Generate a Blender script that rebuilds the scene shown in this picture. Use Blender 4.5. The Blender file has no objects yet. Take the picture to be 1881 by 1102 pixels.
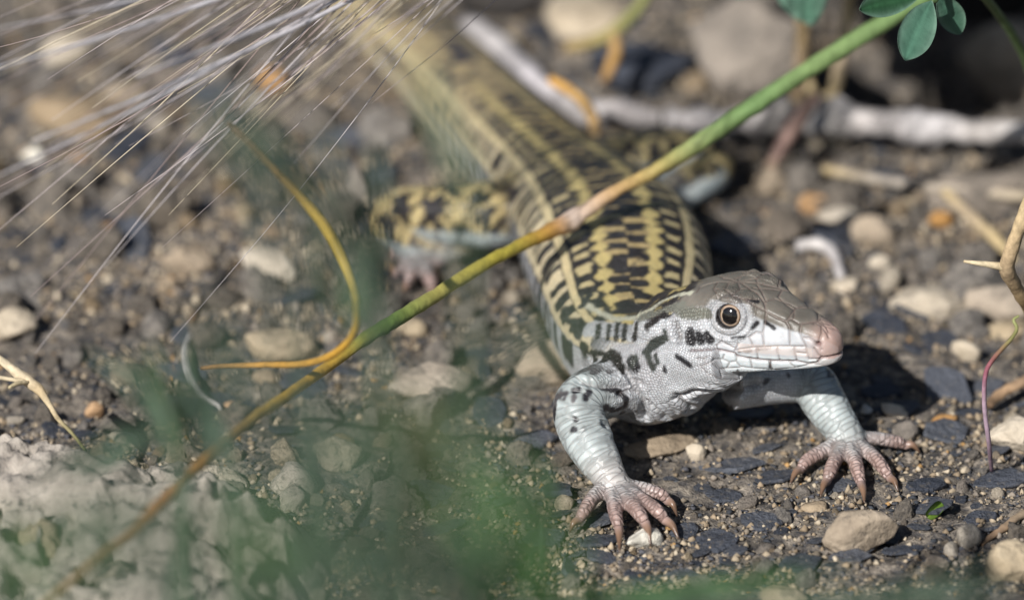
import bpy, bmesh, math, random
import numpy as np, time
_t0 = time.time()
from mathutils import Vector
from mathutils.bvhtree import BVHTree

# ------------------------------------------------------------------ camera, sky, sun
# all lengths below are written in centimetres and turned into metres by U
U = 0.01
sc = bpy.context.scene
col = sc.collection
PITCH = math.radians(26.0)
CS, SN = math.cos(PITCH), math.sin(PITCH)
DIST = 90.0                      # cm from lens to the plane of focus
PXCM = 150.0                     # photo pixels per cm at that plane
P0 = np.array([0.0, 0.0, 2.39])
DV = np.array([0.0, CS, -SN]); RV = np.array([1.0, 0, 0]); UV = np.array([0.0, SN, CS])
CAM = P0 - DIST * DV
cam_data = bpy.data.cameras.new('camera')
cam = bpy.data.objects.new('camera', cam_data); col.objects.link(cam)
cam.location = Vector(CAM * U)
cam.rotation_euler = (math.pi / 2 - PITCH, 0, 0)
cam_data.sensor_width = 36
cam_data.lens = 36 * DIST / (1881 / PXCM)
cam_data.clip_start = 0.05; cam_data.clip_end = 100
cam_data.dof.use_dof = True
cam_data.dof.focus_distance = (DIST + 0.15) * U
cam_data.dof.aperture_fstop = 12.5
cam_data.dof.aperture_blades = 0
sc.camera = cam

SUN_TO = np.array([0.44, 0.74, -0.65])      # the way the sunlight travels
SUN_TO = SUN_TO / np.linalg.norm(SUN_TO)
world = bpy.data.worlds.new('World'); sc.world = world; world.use_nodes = True
wn = world.node_tree.nodes; wl = world.node_tree.links
bg = wn['Background']
sky = wn.new('ShaderNodeTexSky'); sky.sky_type = 'NISHITA'; sky.sun_disc = False
sun_dir = -SUN_TO
sky.sun_elevation = math.asin(sun_dir[2])
sky.sun_rotation = math.atan2(sun_dir[0], sun_dir[1])
wl.new(sky.outputs[0], bg.inputs[0]); bg.inputs[1].default_value = 0.05
sl = bpy.data.lights.new('sun', 'SUN'); sl.energy = 5.0; sl.angle = math.radians(0.53); sl.color = (1.0, 0.975, 0.94)
so = bpy.data.objects.new('sun', sl); col.objects.link(so)
so.rotation_euler = Vector(SUN_TO).to_track_quat('-Z', 'Y').to_euler()
so.location = (-1, -1, 2)
sc.view_settings.view_transform = 'Standard'; sc.view_settings.look = 'None'
sc.view_settings.exposure = 0.33; sc.view_settings.gamma = 1.0
sc.view_settings.use_curve_mapping = False

# ------------------------------------------------------------------ helpers
rng = np.random.default_rng(7)
random.seed(7)

def ray(x, y):
    return DV + ((x - 940.5) / PXCM / DIST) * RV - ((y - 551.0) / PXCM / DIST) * UV

def pxd(x, y, delta):            # photo pixel at a depth relative to the focus plane
    return CAM + (DIST + delta) * ray(x, y)

def pxz(x, y, z):                # photo pixel on the horizontal plane z
    r = ray(x, y)
    return CAM + r * ((z - CAM[2]) / r[2])

def depth(p):
    return float(np.dot(np.asarray(p) - CAM, DV))

def lattice(ix, iy, iz, seed):
    h = (ix * 374761393 + iy * 668265263 + iz * 2147483647 + seed * 974634577) & 0xffffffff
    h = ((h ^ (h >> 13)) * 1274126177) & 0xffffffff
    h = h ^ (h >> 16)
    return (h & 0xffff) / 65535.0

def vnoise(p, freq, seed=0):     # value noise, -1..1
    p = np.asarray(p, float) * freq + 1000.0
    i = np.floor(p).astype(np.int64); f = p - i; f = f * f * (3 - 2 * f)
    out = 0
    for dx in (0, 1):
        for dy in (0, 1):
            for dz in (0, 1):
                w = (f[..., 0] if dx else 1 - f[..., 0]) * (f[..., 1] if dy else 1 - f[..., 1]) * (f[..., 2] if dz else 1 - f[..., 2])
                out = out + w * lattice(i[..., 0] + dx, i[..., 1] + dy, i[..., 2] + dz, seed)
    return out * 2 - 1

def fbm(p, freq, octv=4, seed=0):
    a = 1.0; s = 0; t = 0
    for k in range(octv):
        s = s + a * vnoise(p, freq * 2 ** k, seed + 17 * k); t += a; a *= 0.5
    return s / t

def sstep(a, b, x):
    t = np.clip((x - a) / (b - a), 0, 1); return t * t * (3 - 2 * t)

def catmull(pts, n):
    """pts (k,m) resampled n per span; also used for radii and colours in extra columns"""
    P = np.asarray(pts, float)
    Q = np.vstack([2 * P[0] - P[1], P, 2 * P[-1] - P[-2]])
    out = []
    for i in range(len(P) - 1):
        a, b, c, d = Q[i], Q[i + 1], Q[i + 2], Q[i + 3]
        for k in range(n):
            t = k / n
            out.append(0.5 * (2 * b + (c - a) * t + (2 * a - 5 * b + 4 * c - d) * t * t + (3 * b - a - 3 * c + d) * t ** 3))
    out.append(P[-1]); return np.array(out)

def mesh_from(name, v, f, smooth=True):
    me = bpy.data.meshes.new(name)
    v = np.asarray(v, float) * U
    if isinstance(f, np.ndarray):
        k = f.shape[1]
        me.vertices.add(len(v)); me.vertices.foreach_set('co', v.astype(np.float32).ravel())
        me.loops.add(f.size); me.loops.foreach_set('vertex_index', f.astype(np.int32).ravel())
        me.polygons.add(len(f)); me.polygons.foreach_set('loop_start', np.arange(0, f.size, k, dtype=np.int32))
        me.update(calc_edges=True)
    else:
        me.from_pydata([tuple(q) for q in v], [], f)
    if smooth:
        me.polygons.foreach_set('use_smooth', np.ones(len(me.polygons), bool))
    me.update(); return me

def add_color(me, name, c):
    a = me.attributes.new(name, 'FLOAT_COLOR', 'POINT')
    c = np.asarray(c, np.float32)
    if c.shape[1] == 3: c = np.hstack([c, np.ones((len(c), 1), np.float32)])
    a.data.foreach_set('color', c.ravel())

def add_vec(me, name, c):
    a = me.attributes.new(name, 'FLOAT_VECTOR', 'POINT')
    a.data.foreach_set('vector', np.asarray(c, np.float32).ravel())

def obj(name, me, mat=None, parent=None, loc=(0, 0, 0), rot=(0, 0, 0), scale=(1, 1, 1)):
    o = bpy.data.objects.new(name, me); col.objects.link(o)
    if mat is not None and me is not None and not me.materials: me.materials.append(mat)
    o.location = Vector(np.asarray(loc, float) * U); o.rotation_euler = rot; o.scale = scale
    if parent is not None: o.parent = parent
    return o

def tag(o, label=None, cat=None, group=None, kind=None):
    if label: o['label'] = label
    if cat: o['category'] = cat
    if group: o['group'] = group
    if kind: o['kind'] = kind
    return o

def grid_faces(n, m):            # n rings of m points (open in m)
    i = np.arange(n - 1)[:, None]; j = np.arange(m - 1)[None, :]
    a = i * m + j
    return np.stack([a, a + 1, a + m + 1, a + m], -1).reshape(-1, 4)

def frames(P, up=(0, 0, 1)):
    T = np.gradient(P, axis=0); T /= np.linalg.norm(T, axis=1)[:, None] + 1e-12
    upv = np.tile(np.asarray(up, float), (len(P), 1))
    S = np.cross(T, upv); L = np.linalg.norm(S, axis=1)[:, None]
    S = np.where(L > 1e-6, S / (L + 1e-12), np.array([1.0, 0, 0]))
    N = np.cross(S, T)
    return T, S, N

def tube_mesh(name, pts, radii, n=6, seg=8, colours=None, wob=0.0, seed=0, up=(0.13, 0.2, 0.97), flat=1.0, origin=None):
    """a closed tapering tube through pts (cm)"""
    k = len(pts); rr = np.asarray(radii, float).reshape(k, 1)
    cols = np.asarray(colours, float) if colours is not None else np.zeros((k, 3))
    C = catmull(np.hstack([np.asarray(pts, float), rr, cols]), n)
    P = C[:, :3]; R = np.maximum(C[:, 3], 0.002); K = np.clip(C[:, 4:7], 0, 1)
    T, S, N = frames(P, up)
    th = np.linspace(0, 2 * np.pi, seg, endpoint=False)
    V = P[:, None, :] + R[:, None, None] * (np.cos(th)[None, :, None] * S[:, None, :] + flat * np.sin(th)[None, :, None] * N[:, None, :])
    if wob:
        V = V + (wob * R)[:, None, None] * fbm(V, 0.7 / max(R.mean(), 1e-3), 3, seed)[..., None] * (V - P[:, None, :]) / (R[:, None, None])
    m = len(P); V = V.reshape(-1, 3)
    V = np.vstack([V, P[0], P[-1]])
    F = []
    for i in range(m - 1):
        for j in range(seg):
            j2 = (j + 1) % seg
            F.append((i * seg + j, i * seg + j2, (i + 1) * seg + j2, (i + 1) * seg + j))
    for j in range(seg):
        j2 = (j + 1) % seg
        F.append((m * seg, j2, j)); F.append((m * seg + 1, (m - 1) * seg + j, (m - 1) * seg + j2))
    if origin is not None: V = V - np.asarray(origin)
    me = mesh_from(name, V, F)
    if colours is not None:
        CC = np.vstack([np.repeat(K, seg, axis=0), K[0], K[-1]])
        add_color(me, 'tint', CC)
    return me

# ------------------------------------------------------------------ materials
def nmat(name):
    m = bpy.data.materials.new(name); m.use_nodes = True
    t = m.node_tree; return m, t, t.nodes, t.links, t.nodes['Principled BSDF']

def coord(t, kind='Object'):
    return t.nodes.new('ShaderNodeTexCoord').outputs[kind]

def noise(t, vec, scale, detail=4, rough=0.55):
    n = t.nodes.new('ShaderNodeTexNoise'); n.inputs['Scale'].default_value = scale
    n.inputs['Detail'].default_value = detail; n.inputs['Roughness'].default_value = rough
    t.links.new(vec, n.inputs['Vector']); return n.outputs['Fac']

def ramp(t, fac, stops):
    r = t.nodes.new('ShaderNodeValToRGB'); t.links.new(fac, r.inputs[0])
    e = r.color_ramp.elements
    while len(e) < len(stops): e.new(0.5)
    for q, (p, c) in zip(e, stops):
        q.position = p; q.color = (*c, 1)
    return r.outputs[0]

def mix(t, fac, a, b, mode='MIX'):
    m = t.nodes.new('ShaderNodeMix'); m.data_type = 'RGBA'; m.blend_type = mode
    for inp, val in ((m.inputs[0], fac), (m.inputs[6], a), (m.inputs[7], b)):
        if isinstance(val, (int, float)): inp.default_value = val
        elif isinstance(val, tuple): inp.default_value = (*val, 1)
        else: t.links.new(val, inp)
    return m.outputs[2]

def math_(t, op, a, b=0.0):
    m = t.nodes.new('ShaderNodeMath'); m.operation = op
    for inp, val in ((m.inputs[0], a), (m.inputs[1], b)):
        if isinstance(val, (int, float)): inp.default_value = val
        else: t.links.new(val, inp)
    return m.outputs[0]

def bump(t, bsdf, h, strength, dist):
    b = t.nodes.new('ShaderNodeBump'); b.inputs['Strength'].default_value = strength
    b.inputs['Distance'].default_value = dist
    t.links.new(h, b.inputs['Height']); t.links.new(b.outputs[0], bsdf.inputs['Normal']); return b

def attr(t, name, out='Color'):
    a = t.nodes.new('ShaderNodeAttribute'); a.attribute_name = name; return a.outputs[out]

def orand(t):
    return t.nodes.new('ShaderNodeObjectInfo').outputs['Random']

def stone_mat(name, dark, light, speck=(0.05, 0.045, 0.04), speck_amt=0.5, fine=700, rough=0.9, vary=0.35):
    m, t, N, L, b = nmat(name)
    v = coord(t)
    r = orand(t)
    off = N.new('ShaderNodeVectorMath'); off.operation = 'ADD'
    L.new(v, off.inputs[0])
    cx = N.new('ShaderNodeCombineXYZ'); L.new(r, cx.inputs[0]); L.new(r, cx.inputs[1]); L.new(cx.outputs[0], off.inputs[1])
    v = off.outputs[0]
    n1 = noise(t, v, 180, 6, 0.65); n2 = noise(t, v, fine, 4, 0.6); n3 = noise(t, v, 420, 5, 0.6)
    c = ramp(t, n1, [(0.3, dark), (0.7, light)])
    sp = ramp(t, n3, [(0.36, (1, 1, 1)), (0.44, (0, 0, 0))])
    c = mix(t, math_(t, 'MULTIPLY', sp, speck_amt), c, speck)
    var = math_(t, 'ADD', math_(t, 'MULTIPLY', r, vary), 1 - vary * 0.55)
    hsv = N.new('ShaderNodeHueSaturation'); L.new(c, hsv.inputs['Color']); L.new(var, hsv.inputs['Value'])
    sat = math_(t, 'ADD', math_(t, 'MULTIPLY', r, -0.5), 1.15); L.new(sat, hsv.inputs['Saturation'])
    L.new(hsv.outputs[0], b.inputs['Base Color']); b.inputs['Roughness'].default_value = rough
    b.inputs['Specular IOR Level'].default_value = 0.25
    h = math_(t, 'ADD', math_(t, 'MULTIPLY', n1, 0.7), math_(t, 'MULTIPLY', n2, 0.4))
    bump(t, b, h, 1.0, 0.0013)
    return m

M = {}
M['tan'] = stone_mat('tan_limestone', (0.20, 0.15, 0.098), (0.40, 0.31, 0.21))
M['cream'] = stone_mat('cream_limestone', (0.33, 0.265, 0.18), (0.54, 0.45, 0.33), speck_amt=0.4)
M['ledge'] = stone_mat('crumbly_limestone', (0.17, 0.14, 0.11), (0.45, 0.38, 0.30), speck=(0.06, 0.058, 0.056), speck_amt=0.8, vary=0.0)
M['white'] = stone_mat('white_stone', (0.52, 0.48, 0.40), (0.70, 0.67, 0.60), speck=(0.10, 0.09, 0.07), speck_amt=0.45, vary=0.15)
M['orange'] = stone_mat('orange_stone', (0.33, 0.18, 0.07), (0.50, 0.30, 0.14), speck_amt=0.3)
M['greyrock'] = stone_mat('grey_brown_rock', (0.14, 0.12, 0.10), (0.30, 0.25, 0.20), speck_amt=0.4)
M['clod'] = stone_mat('soil_clod', (0.10, 0.09, 0.08), (0.29, 0.245, 0.195), speck=(0.05, 0.052, 0.06), speck_amt=0.7, fine=1100, vary=.5)
M['darkrock_shade'] = stone_mat('dark_rock_shade', (0.022, 0.019, 0.018), (0.05, 0.042, 0.036), speck_amt=0.3)  # near black: the hollow's shade is put into the dark rock colour
M['slate'] = stone_mat('slate', (0.036, 0.041, 0.054), (0.078, 0.086, 0.108), speck=(0.20, 0.175, 0.145), speck_amt=0.4, rough=0.6, vary=0.6)

def soil_mat():
    m, t, N, L, b = nmat('soil')
    v = coord(t)
    n1 = noise(t, v, 45, 5, 0.6); n2 = noise(t, v, 520, 5, 0.7); n3 = noise(t, v, 140, 4, 0.6)
    c = ramp(t, n1, [(0.30, (0.095, 0.09, 0.088)), (0.55, (0.19, 0.165, 0.14)), (0.75, (0.12, 0.114, 0.112))])
    g = ramp(t, n2, [(0.40, (0.04, 0.044, 0.055)), (0.51, (0.19, 0.165, 0.138)), (0.66, (0.52, 0.44, 0.345))])
    c = mix(t, 0.6, c, g)
    dk = ramp(t, n3, [(0.40, (0.055, 0.058, 0.068)), (0.55, (1, 1, 1))])
    c = mix(t, 0.45, c, dk, 'MULTIPLY')
    L.new(c, b.inputs['Base Color']); b.inputs['Roughness'].default_value = 0.95
    b.inputs['Specular IOR Level'].default_value = 0.15
    bump(t, b, math_(t, 'ADD', n2, math_(t, 'MULTIPLY', n3, 0.8)), 1.0, 0.0016)
    return m
M['soil'] = soil_mat()

def tint_mat(name, rough=0.6, fine=900, amt=0.35, trans=0.0, stretch=None, spec=0.3):
    m, t, N, L, b = nmat(name)
    c = attr(t, 'tint'); v = coord(t)
    if stretch:
        mp = N.new('ShaderNodeMapping'); mp.inputs['Scale'].default_value = stretch; L.new(v, mp.inputs[0]); v = mp.outputs[0]
    n = noise(t, v, fine, 4, 0.6)
    k = ramp(t, n, [(0.3, (1 - amt,) * 3), (0.7, (1 + amt * 0.3,) * 3)])
    c = mix(t, 1.0, c, k, 'MULTIPLY')
    L.new(c, b.inputs['Base Color']); b.inputs['Roughness'].default_value = rough
    b.inputs['Specular IOR Level'].default_value = spec
    bump(t, b, n, 0.5, 0.0004)
    if trans:
        tr = N.new('ShaderNodeBsdfTranslucent'); L.new(c, tr.inputs[0])
        ms = N.new('ShaderNodeMixShader'); ms.inputs[0].default_value = trans
        L.new(b.outputs[0], ms.inputs[1]); L.new(tr.outputs[0], ms.inputs[2])
        L.new(ms.outputs[0], N['Material Output'].inputs[0])
    return m
M['stem'] = tint_mat('plant_stem', 0.5, 700, 0.3, 0.15)
M['leaf'] = tint_mat('leaf', 0.45, 600, 0.25, 0.3)
M['straw'] = tint_mat('dry_straw', 0.7, 900, 0.45)
M['wood'] = tint_mat('weathered_wood', 0.85, 260, 0.7)
M['grit'] = tint_mat('grit', 0.9, 900, 0.4, spec=0.2)
M['awn'] = tint_mat('awn', 0.4, 500, 0.2, 0.2)
# ------------------------------------------------------------------ the ground
def ground_h(x, y):
    p = np.stack([x, y, np.zeros_like(x)], -1)
    h = 0.13 * fbm(p, 0.45, 3, 3) + 0.11 * fbm(p, 2.0, 3, 9)
    near = np.exp(-((x - 1.5) ** 2 + (y - 1.0) ** 2) / 40.0)
    h = h * (1 - 0.35 * near)
    # gravel mound on the left, close to the lens
    e = (x + 2.75 + 0.5 * vnoise(p, 0.7, 31)) * -1.0
    f = -(y + 0.55 + 0.30 * (x + 5.5) + 0.35 * vnoise(p, 0.9, 32))
    h = h + 0.55 * sstep(-0.2, 1.0, e) * sstep(-0.3, 0.7, f) * (1 + 0.25 * vnoise(p, 1.3, 33))
    # bank rising behind
    h = h + 0.5 * sstep(9.0, 14.0, y) * sstep(-1.0, 2.0, x)
    # dark hollow under the overhang at the back
    h = h - 2.6 * np.exp(-(((x - 5.7) / 1.5) ** 4 + ((y - 12.4) / 1.5) ** 4))
    return h

def axis(lo, hi, step, far):
    core = np.arange(lo, hi + 1e-6, step)
    g = [step]
    while sum(g) < far: g.append(g[-1] * 1.25)
    ext = np.cumsum(g)
    return np.concatenate([(lo - ext)[::-1], core, hi + ext])

def make_ground():
    xs = axis(-9, 9, 0.07, 250); ys = axis(-5, 16, 0.08, 300)
    X, Y = np.meshgrid(xs, ys)
    Z = ground_h(X, Y)
    p = np.stack([X, Y, Z * 0], -1)
    inner = ((np.abs(X) < 9.5) & (Y > -5.5) & (Y < 16.5))
    Z = Z + np.where(inner, 0.05 * fbm(p, 6.0, 2, 5), 0)
    V = np.stack([X, Y, Z], -1).reshape(-1, 3)
    F = grid_faces(len(ys), len(xs))
    o = obj('ground', mesh_from('ground', V, F), M['soil'])
    tag(o, 'brown gritty soil strewn with slate chips and pebbles', None, None, 'structure')
    return o
make_ground()
def gz(x, y):
    return float(ground_h(np.array([x]), np.array([y]))[0])
print('TIME 10_ground', time.time() - _t0)
# ------------------------------------------------------------------ the lizard
def P(*rows):                    # rows (px, py, z) -> world cm
    return np.array([pxz(a, b, c) for a, b, c in rows])

SRC = []                         # source shells: verts, tris, per-vertex params
def shell(V, n, m, part, s, th, rad):
    """V (n,m,3), columns 0 and m-1 coincide; closed with end caps"""
    F = grid_faces(n, m)
    tri = np.vstack([F[:, [0, 1, 2]], F[:, [0, 2, 3]]])
    v = V.reshape(-1, 3)
    c0 = len(v); v = np.vstack([v, V[0].mean(0), V[-1].mean(0)])
    j = np.arange(m - 1)
    cap0 = np.stack([np.full(m - 1, c0), j + 1, j], -1)
    b = (n - 1) * m
    cap1 = np.stack([np.full(m - 1, c0 + 1), b + j, b + j + 1], -1)
    tri = np.vstack([tri, cap0, cap1])
    S = np.broadcast_to(s[:, None] if s.ndim == 1 else s, (n, m)).ravel()
    TH = np.broadcast_to(th[None, :] if th.ndim == 1 else th, (n, m)).ravel()
    R = np.broadcast_to(rad[:, None], (n, m)).ravel()
    S = np.append(S, [S[0], S[-1]]); TH = np.append(TH, [0, 0]); R = np.append(R, [R[0], R[-1]])
    SRC.append((v, tri, np.full(len(v), part), S, TH, R))

def arc(Pc):
    return np.concatenate([[0], np.cumsum(np.linalg.norm(np.diff(Pc, axis=0), axis=1))])

def loft(ctrl, part, n=10, m=97, expo=2.0, flatb=0.0, up=(0, 0, 1)):
    """ctrl rows: x y z halfwidth up down"""
    C = catmull(ctrl, n); Pc = C[:, :3]
    T, S, N = frames(Pc, up)
    th = np.linspace(-np.pi, np.pi, m)            # 0 = back, +-pi = belly
    sx, cz = np.sin(th), np.cos(th)
    ex = 2.0 / expo
    qx = np.sign(sx) * np.abs(sx) ** ex; qz = np.sign(cz) * np.abs(cz) ** ex
    w = C[:, 3][:, None]; ht = np.where(qz[None, :] > 0, C[:, 4][:, None], C[:, 5][:, None])
    V = Pc[:, None, :] + (w * qx[None, :])[..., None] * S[:, None, :] + (ht * qz[None, :])[..., None] * N[:, None, :]
    shell(V, len(Pc), m, part, arc(Pc), th, 0.5 * (C[:, 3] + 0.5 * (C[:, 4] + C[:, 5])))
    return Pc

def limb(rows, part, n=8, m=33, flat=1.0, up=(0.05, 0.1, 1)):
    """rows: px py z r"""
    pts = np.array([[*pxz(a, b, c), r] for a, b, c, r in rows])
    C = catmull(pts, n); Pc = C[:, :3]; R = np.maximum(C[:, 3], 0.015)
    T, S, N = frames(Pc, up)
    th = np.linspace(-np.pi, np.pi, m)
    V = Pc[:, None, :] + R[:, None, None] * (np.sin(th)[None, :, None] * S[:, None, :] + flat * np.cos(th)[None, :, None] * N[:, None, :])
    shell(V, len(Pc), m, part, arc(Pc), th, R)
    return Pc, R

# --- head frame
PSI, HP, HROLL = math.radians(35), math.radians(4.5), math.radians(0)
hx = np.array([math.cos(PSI) * math.cos(HP), -math.sin(PSI) * math.cos(HP), math.sin(HP)])
hy = np.array([math.sin(PSI), math.cos(PSI), 0.0])          # towards the far side
hz = np.cross(hx, hy)
EYE_L = np.array([-1.30, -0.50, 0.42])                      # local: snout tip at x = 0, mouth at z = 0
H0 = pxd(1336, 583, 0.0) - (EYE_L[0] * hx + EYE_L[1] * hy + EYE_L[2] * hz)
HM = np.stack([hx, hy, hz])                                 # world -> local
def to_head(p): return (np.asarray(p) - H0) @ HM.T
def from_head(q): return np.asarray(q) @ HM + H0

def build_head():
    #      x     zt    wt    zc    wm    zm    wl    zl    wj    zj    zb
    st = np.array([
        [0.00, 0.13, 0.030, 0.12, 0.045, 0.09, 0.045, 0.03, 0.035, -0.02, -0.04],
        [0.035, 0.22, 0.085, 0.20, 0.115, 0.12, 0.115, 0.02, 0.09, -0.07, -0.10],
        [0.12, 0.29, 0.130, 0.26, 0.185, 0.15, 0.185, 0.01, 0.15, -0.11, -0.14],
        [0.30, 0.37, 0.175, 0.33, 0.250, 0.18, 0.255, 0.00, 0.22, -0.15, -0.19],
        [0.55, 0.45, 0.225, 0.41, 0.320, 0.20, 0.335, 0.00, 0.295, -0.19, -0.24],
        [0.85, 0.55, 0.290, 0.51, 0.405, 0.22, 0.43, -0.01, 0.385, -0.23, -0.29],
        [1.10, 0.635, 0.360, 0.60, 0.480, 0.25, 0.51, -0.02, 0.46, -0.27, -0.34],
        [1.40, 0.67, 0.400, 0.63, 0.540, 0.28, 0.59, -0.04, 0.54, -0.30, -0.40],
        [1.75, 0.635, 0.410, 0.57, 0.610, 0.25, 0.67, -0.06, 0.61, -0.34, -0.47],
        [2.10, 0.52, 0.385, 0.44, 0.630, 0.20, 0.69, -0.10, 0.63, -0.38, -0.54],
        [2.45, 0.36, 0.355, 0.28, 0.610, 0.15, 0.66, -0.14, 0.60, -0.42, -0.60],
        [2.75, 0.24, 0.320, 0.17, 0.520, 0.02, 0.58, -0.16, 0.52, -0.42, -0.58]])
    C = catmull(st, 12)
    n = len(C); m = 129
    V = np.zeros((n, m, 3)); TH = np.zeros((n, m))
    half = (m - 1) // 2
    for i, c in enumerate(C):
        x, zt, wt, zc, wm, zm, wl, zl, wj, zj, zb = c
        k = np.array([[-wt, zc], [0, zt], [wt, zc], [wm, zm], [wl, zl], [wj, zj], [wj * 0.5, zb * 0.97 + zj * 0.03], [0, zb], [-wj * 0.5, zb * 0.97 + zj * 0.03]])
        # smooth curve through the half section
        hs = catmull(k, 12)[12:12 * 7 + 1]
        L = arc(np.hstack([hs, np.zeros((len(hs), 1))])); t = np.linspace(0, 1, half + 1) * L[-1]
        yy = np.interp(t, L, hs[:, 0]); zz = np.interp(t, L, hs[:, 1])
        V[i, half:, 1] = yy; V[i, half:, 2] = zz
        V[i, :half + 1, 1] = -yy[::-1]; V[i, :half + 1, 2] = zz[::-1]
        V[i, :, 0] = -x
        kk = np.arange(m) - half
        TH[i] = kk / half * np.pi
    # positive th = far side (+y); keep the same sense as the trunk lofts
    W = from_head(V)
    shell(W[:, ::-1], n, m, 0, C[:, 0], -TH[:, ::-1], np.full(n, 0.45))
build_head()

# --- neck, trunk and tail
def row(px_, py_, z, w, ht, hb): return [*pxz(px_, py_, z), w, ht, hb]
trunk_ctrl = np.array([
    row(1345, 655, 1.62, 0.36, 0.26, 0.34),
    row(1290, 645, 1.50, 0.54, 0.36, 0.58),
    row(1230, 645, 1.32, 0.66, 0.42, 0.84),
    row(1182, 636, 1.20, 0.78, 0.42, 0.98),
    row(1158, 598, 1.10, 0.95, 0.56, 0.95),
    row(1148, 525, 1.02, 1.12, 0.78, 0.90),
    row(1122, 452, 0.96, 1.17, 0.82, 0.86),
    row(1075, 388, 0.88, 1.02, 0.74, 0.78),
    row(1015, 330, 0.80, 0.84, 0.66, 0.70),
    row(945, 265, 0.72, 0.74, 0.60, 0.62),
    row(868, 186, 0.66, 0.66, 0.55, 0.56),
    row(768, 90, 0.62, 0.60, 0.50, 0.50),
    row(640, -20, 0.58, 0.52, 0.44, 0.44),
    row(480, -130, 0.50, 0.44, 0.38, 0.38),
    row(300, -240, 0.40, 0.34, 0.30, 0.30),
    row(120, -330, 0.30, 0.22, 0.20, 0.20),
    row(-40, -400, 0.22, 0.12, 0.11, 0.11),
    row(-200, -450, 0.15, 0.05, 0.045, 0.045)])
TRUNK = loft(trunk_ctrl, 1, 14, 129, expo=2.25)

# --- limbs (photo pixel, height, radius)
limb([(1185, 690, 0.98, .40), (1120, 712, 0.98, .37), (1066, 742, 0.94, .33), (1072, 792, 0.70, .31), (1098, 840, .50, .27),
      (1120, 876, .34, .215), (1134, 899, .24, .19)], 2)
limb([(1118, 880, .30, .20), (1134, 902, .22, .215), (1150, 922, .15, .15)], 3, flat=0.62)
limb([(1345, 700, .90, .36), (1435, 700, .80, .28), (1490, 702, .76, .28), (1512, 735, .62, .28), (1536, 772, .44, .25),
      (1556, 800, .30, .22), (1562, 815, .22, .20)], 4)
limb([(1552, 796, .28, .19), (1560, 818, .20, .21), (1568, 836, .13, .15)], 5, flat=0.62)
FING = {
 'near': [[(1118, 893, .24, .11), (1093, 910, .24, .10), (1074, 938, .20, .085), (1062, 957, .12, .055)],
          [(1126, 905, .22, .11), (1128, 925, .25, .10), (1133, 952, .24, .085), (1137, 972, .14, .055)],
          [(1134, 905, .22, .115), (1156, 922, .27, .105), (1176, 945, .27, .09), (1187, 963, .18, .058)],
          [(1142, 898, .22, .115), (1172, 914, .27, .105), (1206, 937, .25, .09), (1224, 957, .14, .058)],
          [(1146, 892, .22, .10), (1180, 897, .26, .095), (1214, 907, .24, .08), (1228, 921, .16, .055)]],
 'far':  [[(1545, 812, .22, .105), (1516, 826, .23, .10), (1482, 846, .18, .085), (1469, 864, .10, .055)],
          [(1550, 818, .22, .105), (1534, 845, .23, .095), (1524, 868, .18, .085), (1518, 885, .10, .055)],
          [(1560, 820, .22, .11), (1570, 845, .23, .10), (1577, 870, .18, .085), (1583, 892, .10, .055)],
          [(1572, 815, .22, .11), (1602, 836, .24, .095), (1624, 862, .18, .08), (1636, 880, .10, .052)],
          [(1572, 806, .22, .10), (1612, 805, .24, .09), (1650, 812, .18, .08), (1664, 818, .12, .055)]]}
TIPS = {'near': [(1047, 977), (1138, 1014), (1195, 1002), (1247, 990), (1244, 948)],
        'far': [(1451, 890), (1507, 913), (1588, 924), (1650, 903), (1690, 832)]}
CLAWS = []
pid = 10
for side in ('near', 'far'):
    for rws, tip in zip(FING[side], TIPS[side]):
        limb(rws, pid, 6, 21); pid += 1
        a = pxz(*rws[-1][:3]); b = pxz(*tip, 0.05); a0 = pxz(*rws[-2][:3])
        CLAWS.append((a0 * .12 + a * .88, (a + b) / 2 + np.array([0, 0, .06]), b, rws[-1][3]))
# hind legs: near (image left) and far (image right)
limb([(1000, 360, .80, .50), (920, 392, .85, .46), (830, 392, .85, .40), (745, 392, .75, .34), (718, 412, .62, .30),
      (760, 432, .50, .29), (830, 445, .40, .25), (860, 455, .30, .20)], 6)
limb([(865, 452, .26, .19), (810, 470, .22, .17), (760, 490, .16, .12)], 7, flat=.7)
limb([(1040, 320, .75, .48), (1125, 306, .72, .43), (1212, 290, .66, .39), (1288, 288, .58, .34), (1298, 314, .46, .31),
      (1245, 348, .36, .28), (1200, 366, .28, .22)], 8)
limb([(1200, 366, .32, .19), (1180, 378, .22, .17), (1240, 400, .14, .10)], 9, flat=.7)
HTO = [[(770, 484, .18, .10), (735, 470, .22, .09), (722, 468, .14, .06)],
       [(770, 486, .18, .10), (742, 492, .26, .10), (728, 502, .14, .06)],
       [(772, 490, .18, .10), (752, 508, .24, .095), (748, 524, .12, .06)],
       [(780, 490, .18, .10), (790, 515, .22, .09), (795, 532, .12, .055)]]
for rws in HTO:
    limb(rws, pid, 6, 21); pid += 1
    a = pxz(*rws[-1][:3]); a0 = pxz(*rws[-2][:3]); d_ = (a - a0) / np.linalg.norm(a - a0)
    b = a + d_ * .28; b[2] = .03
    CLAWS.append((a, (a + b) / 2 + np.array([0, 0, .04]), b, rws[-1][3]))

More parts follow.
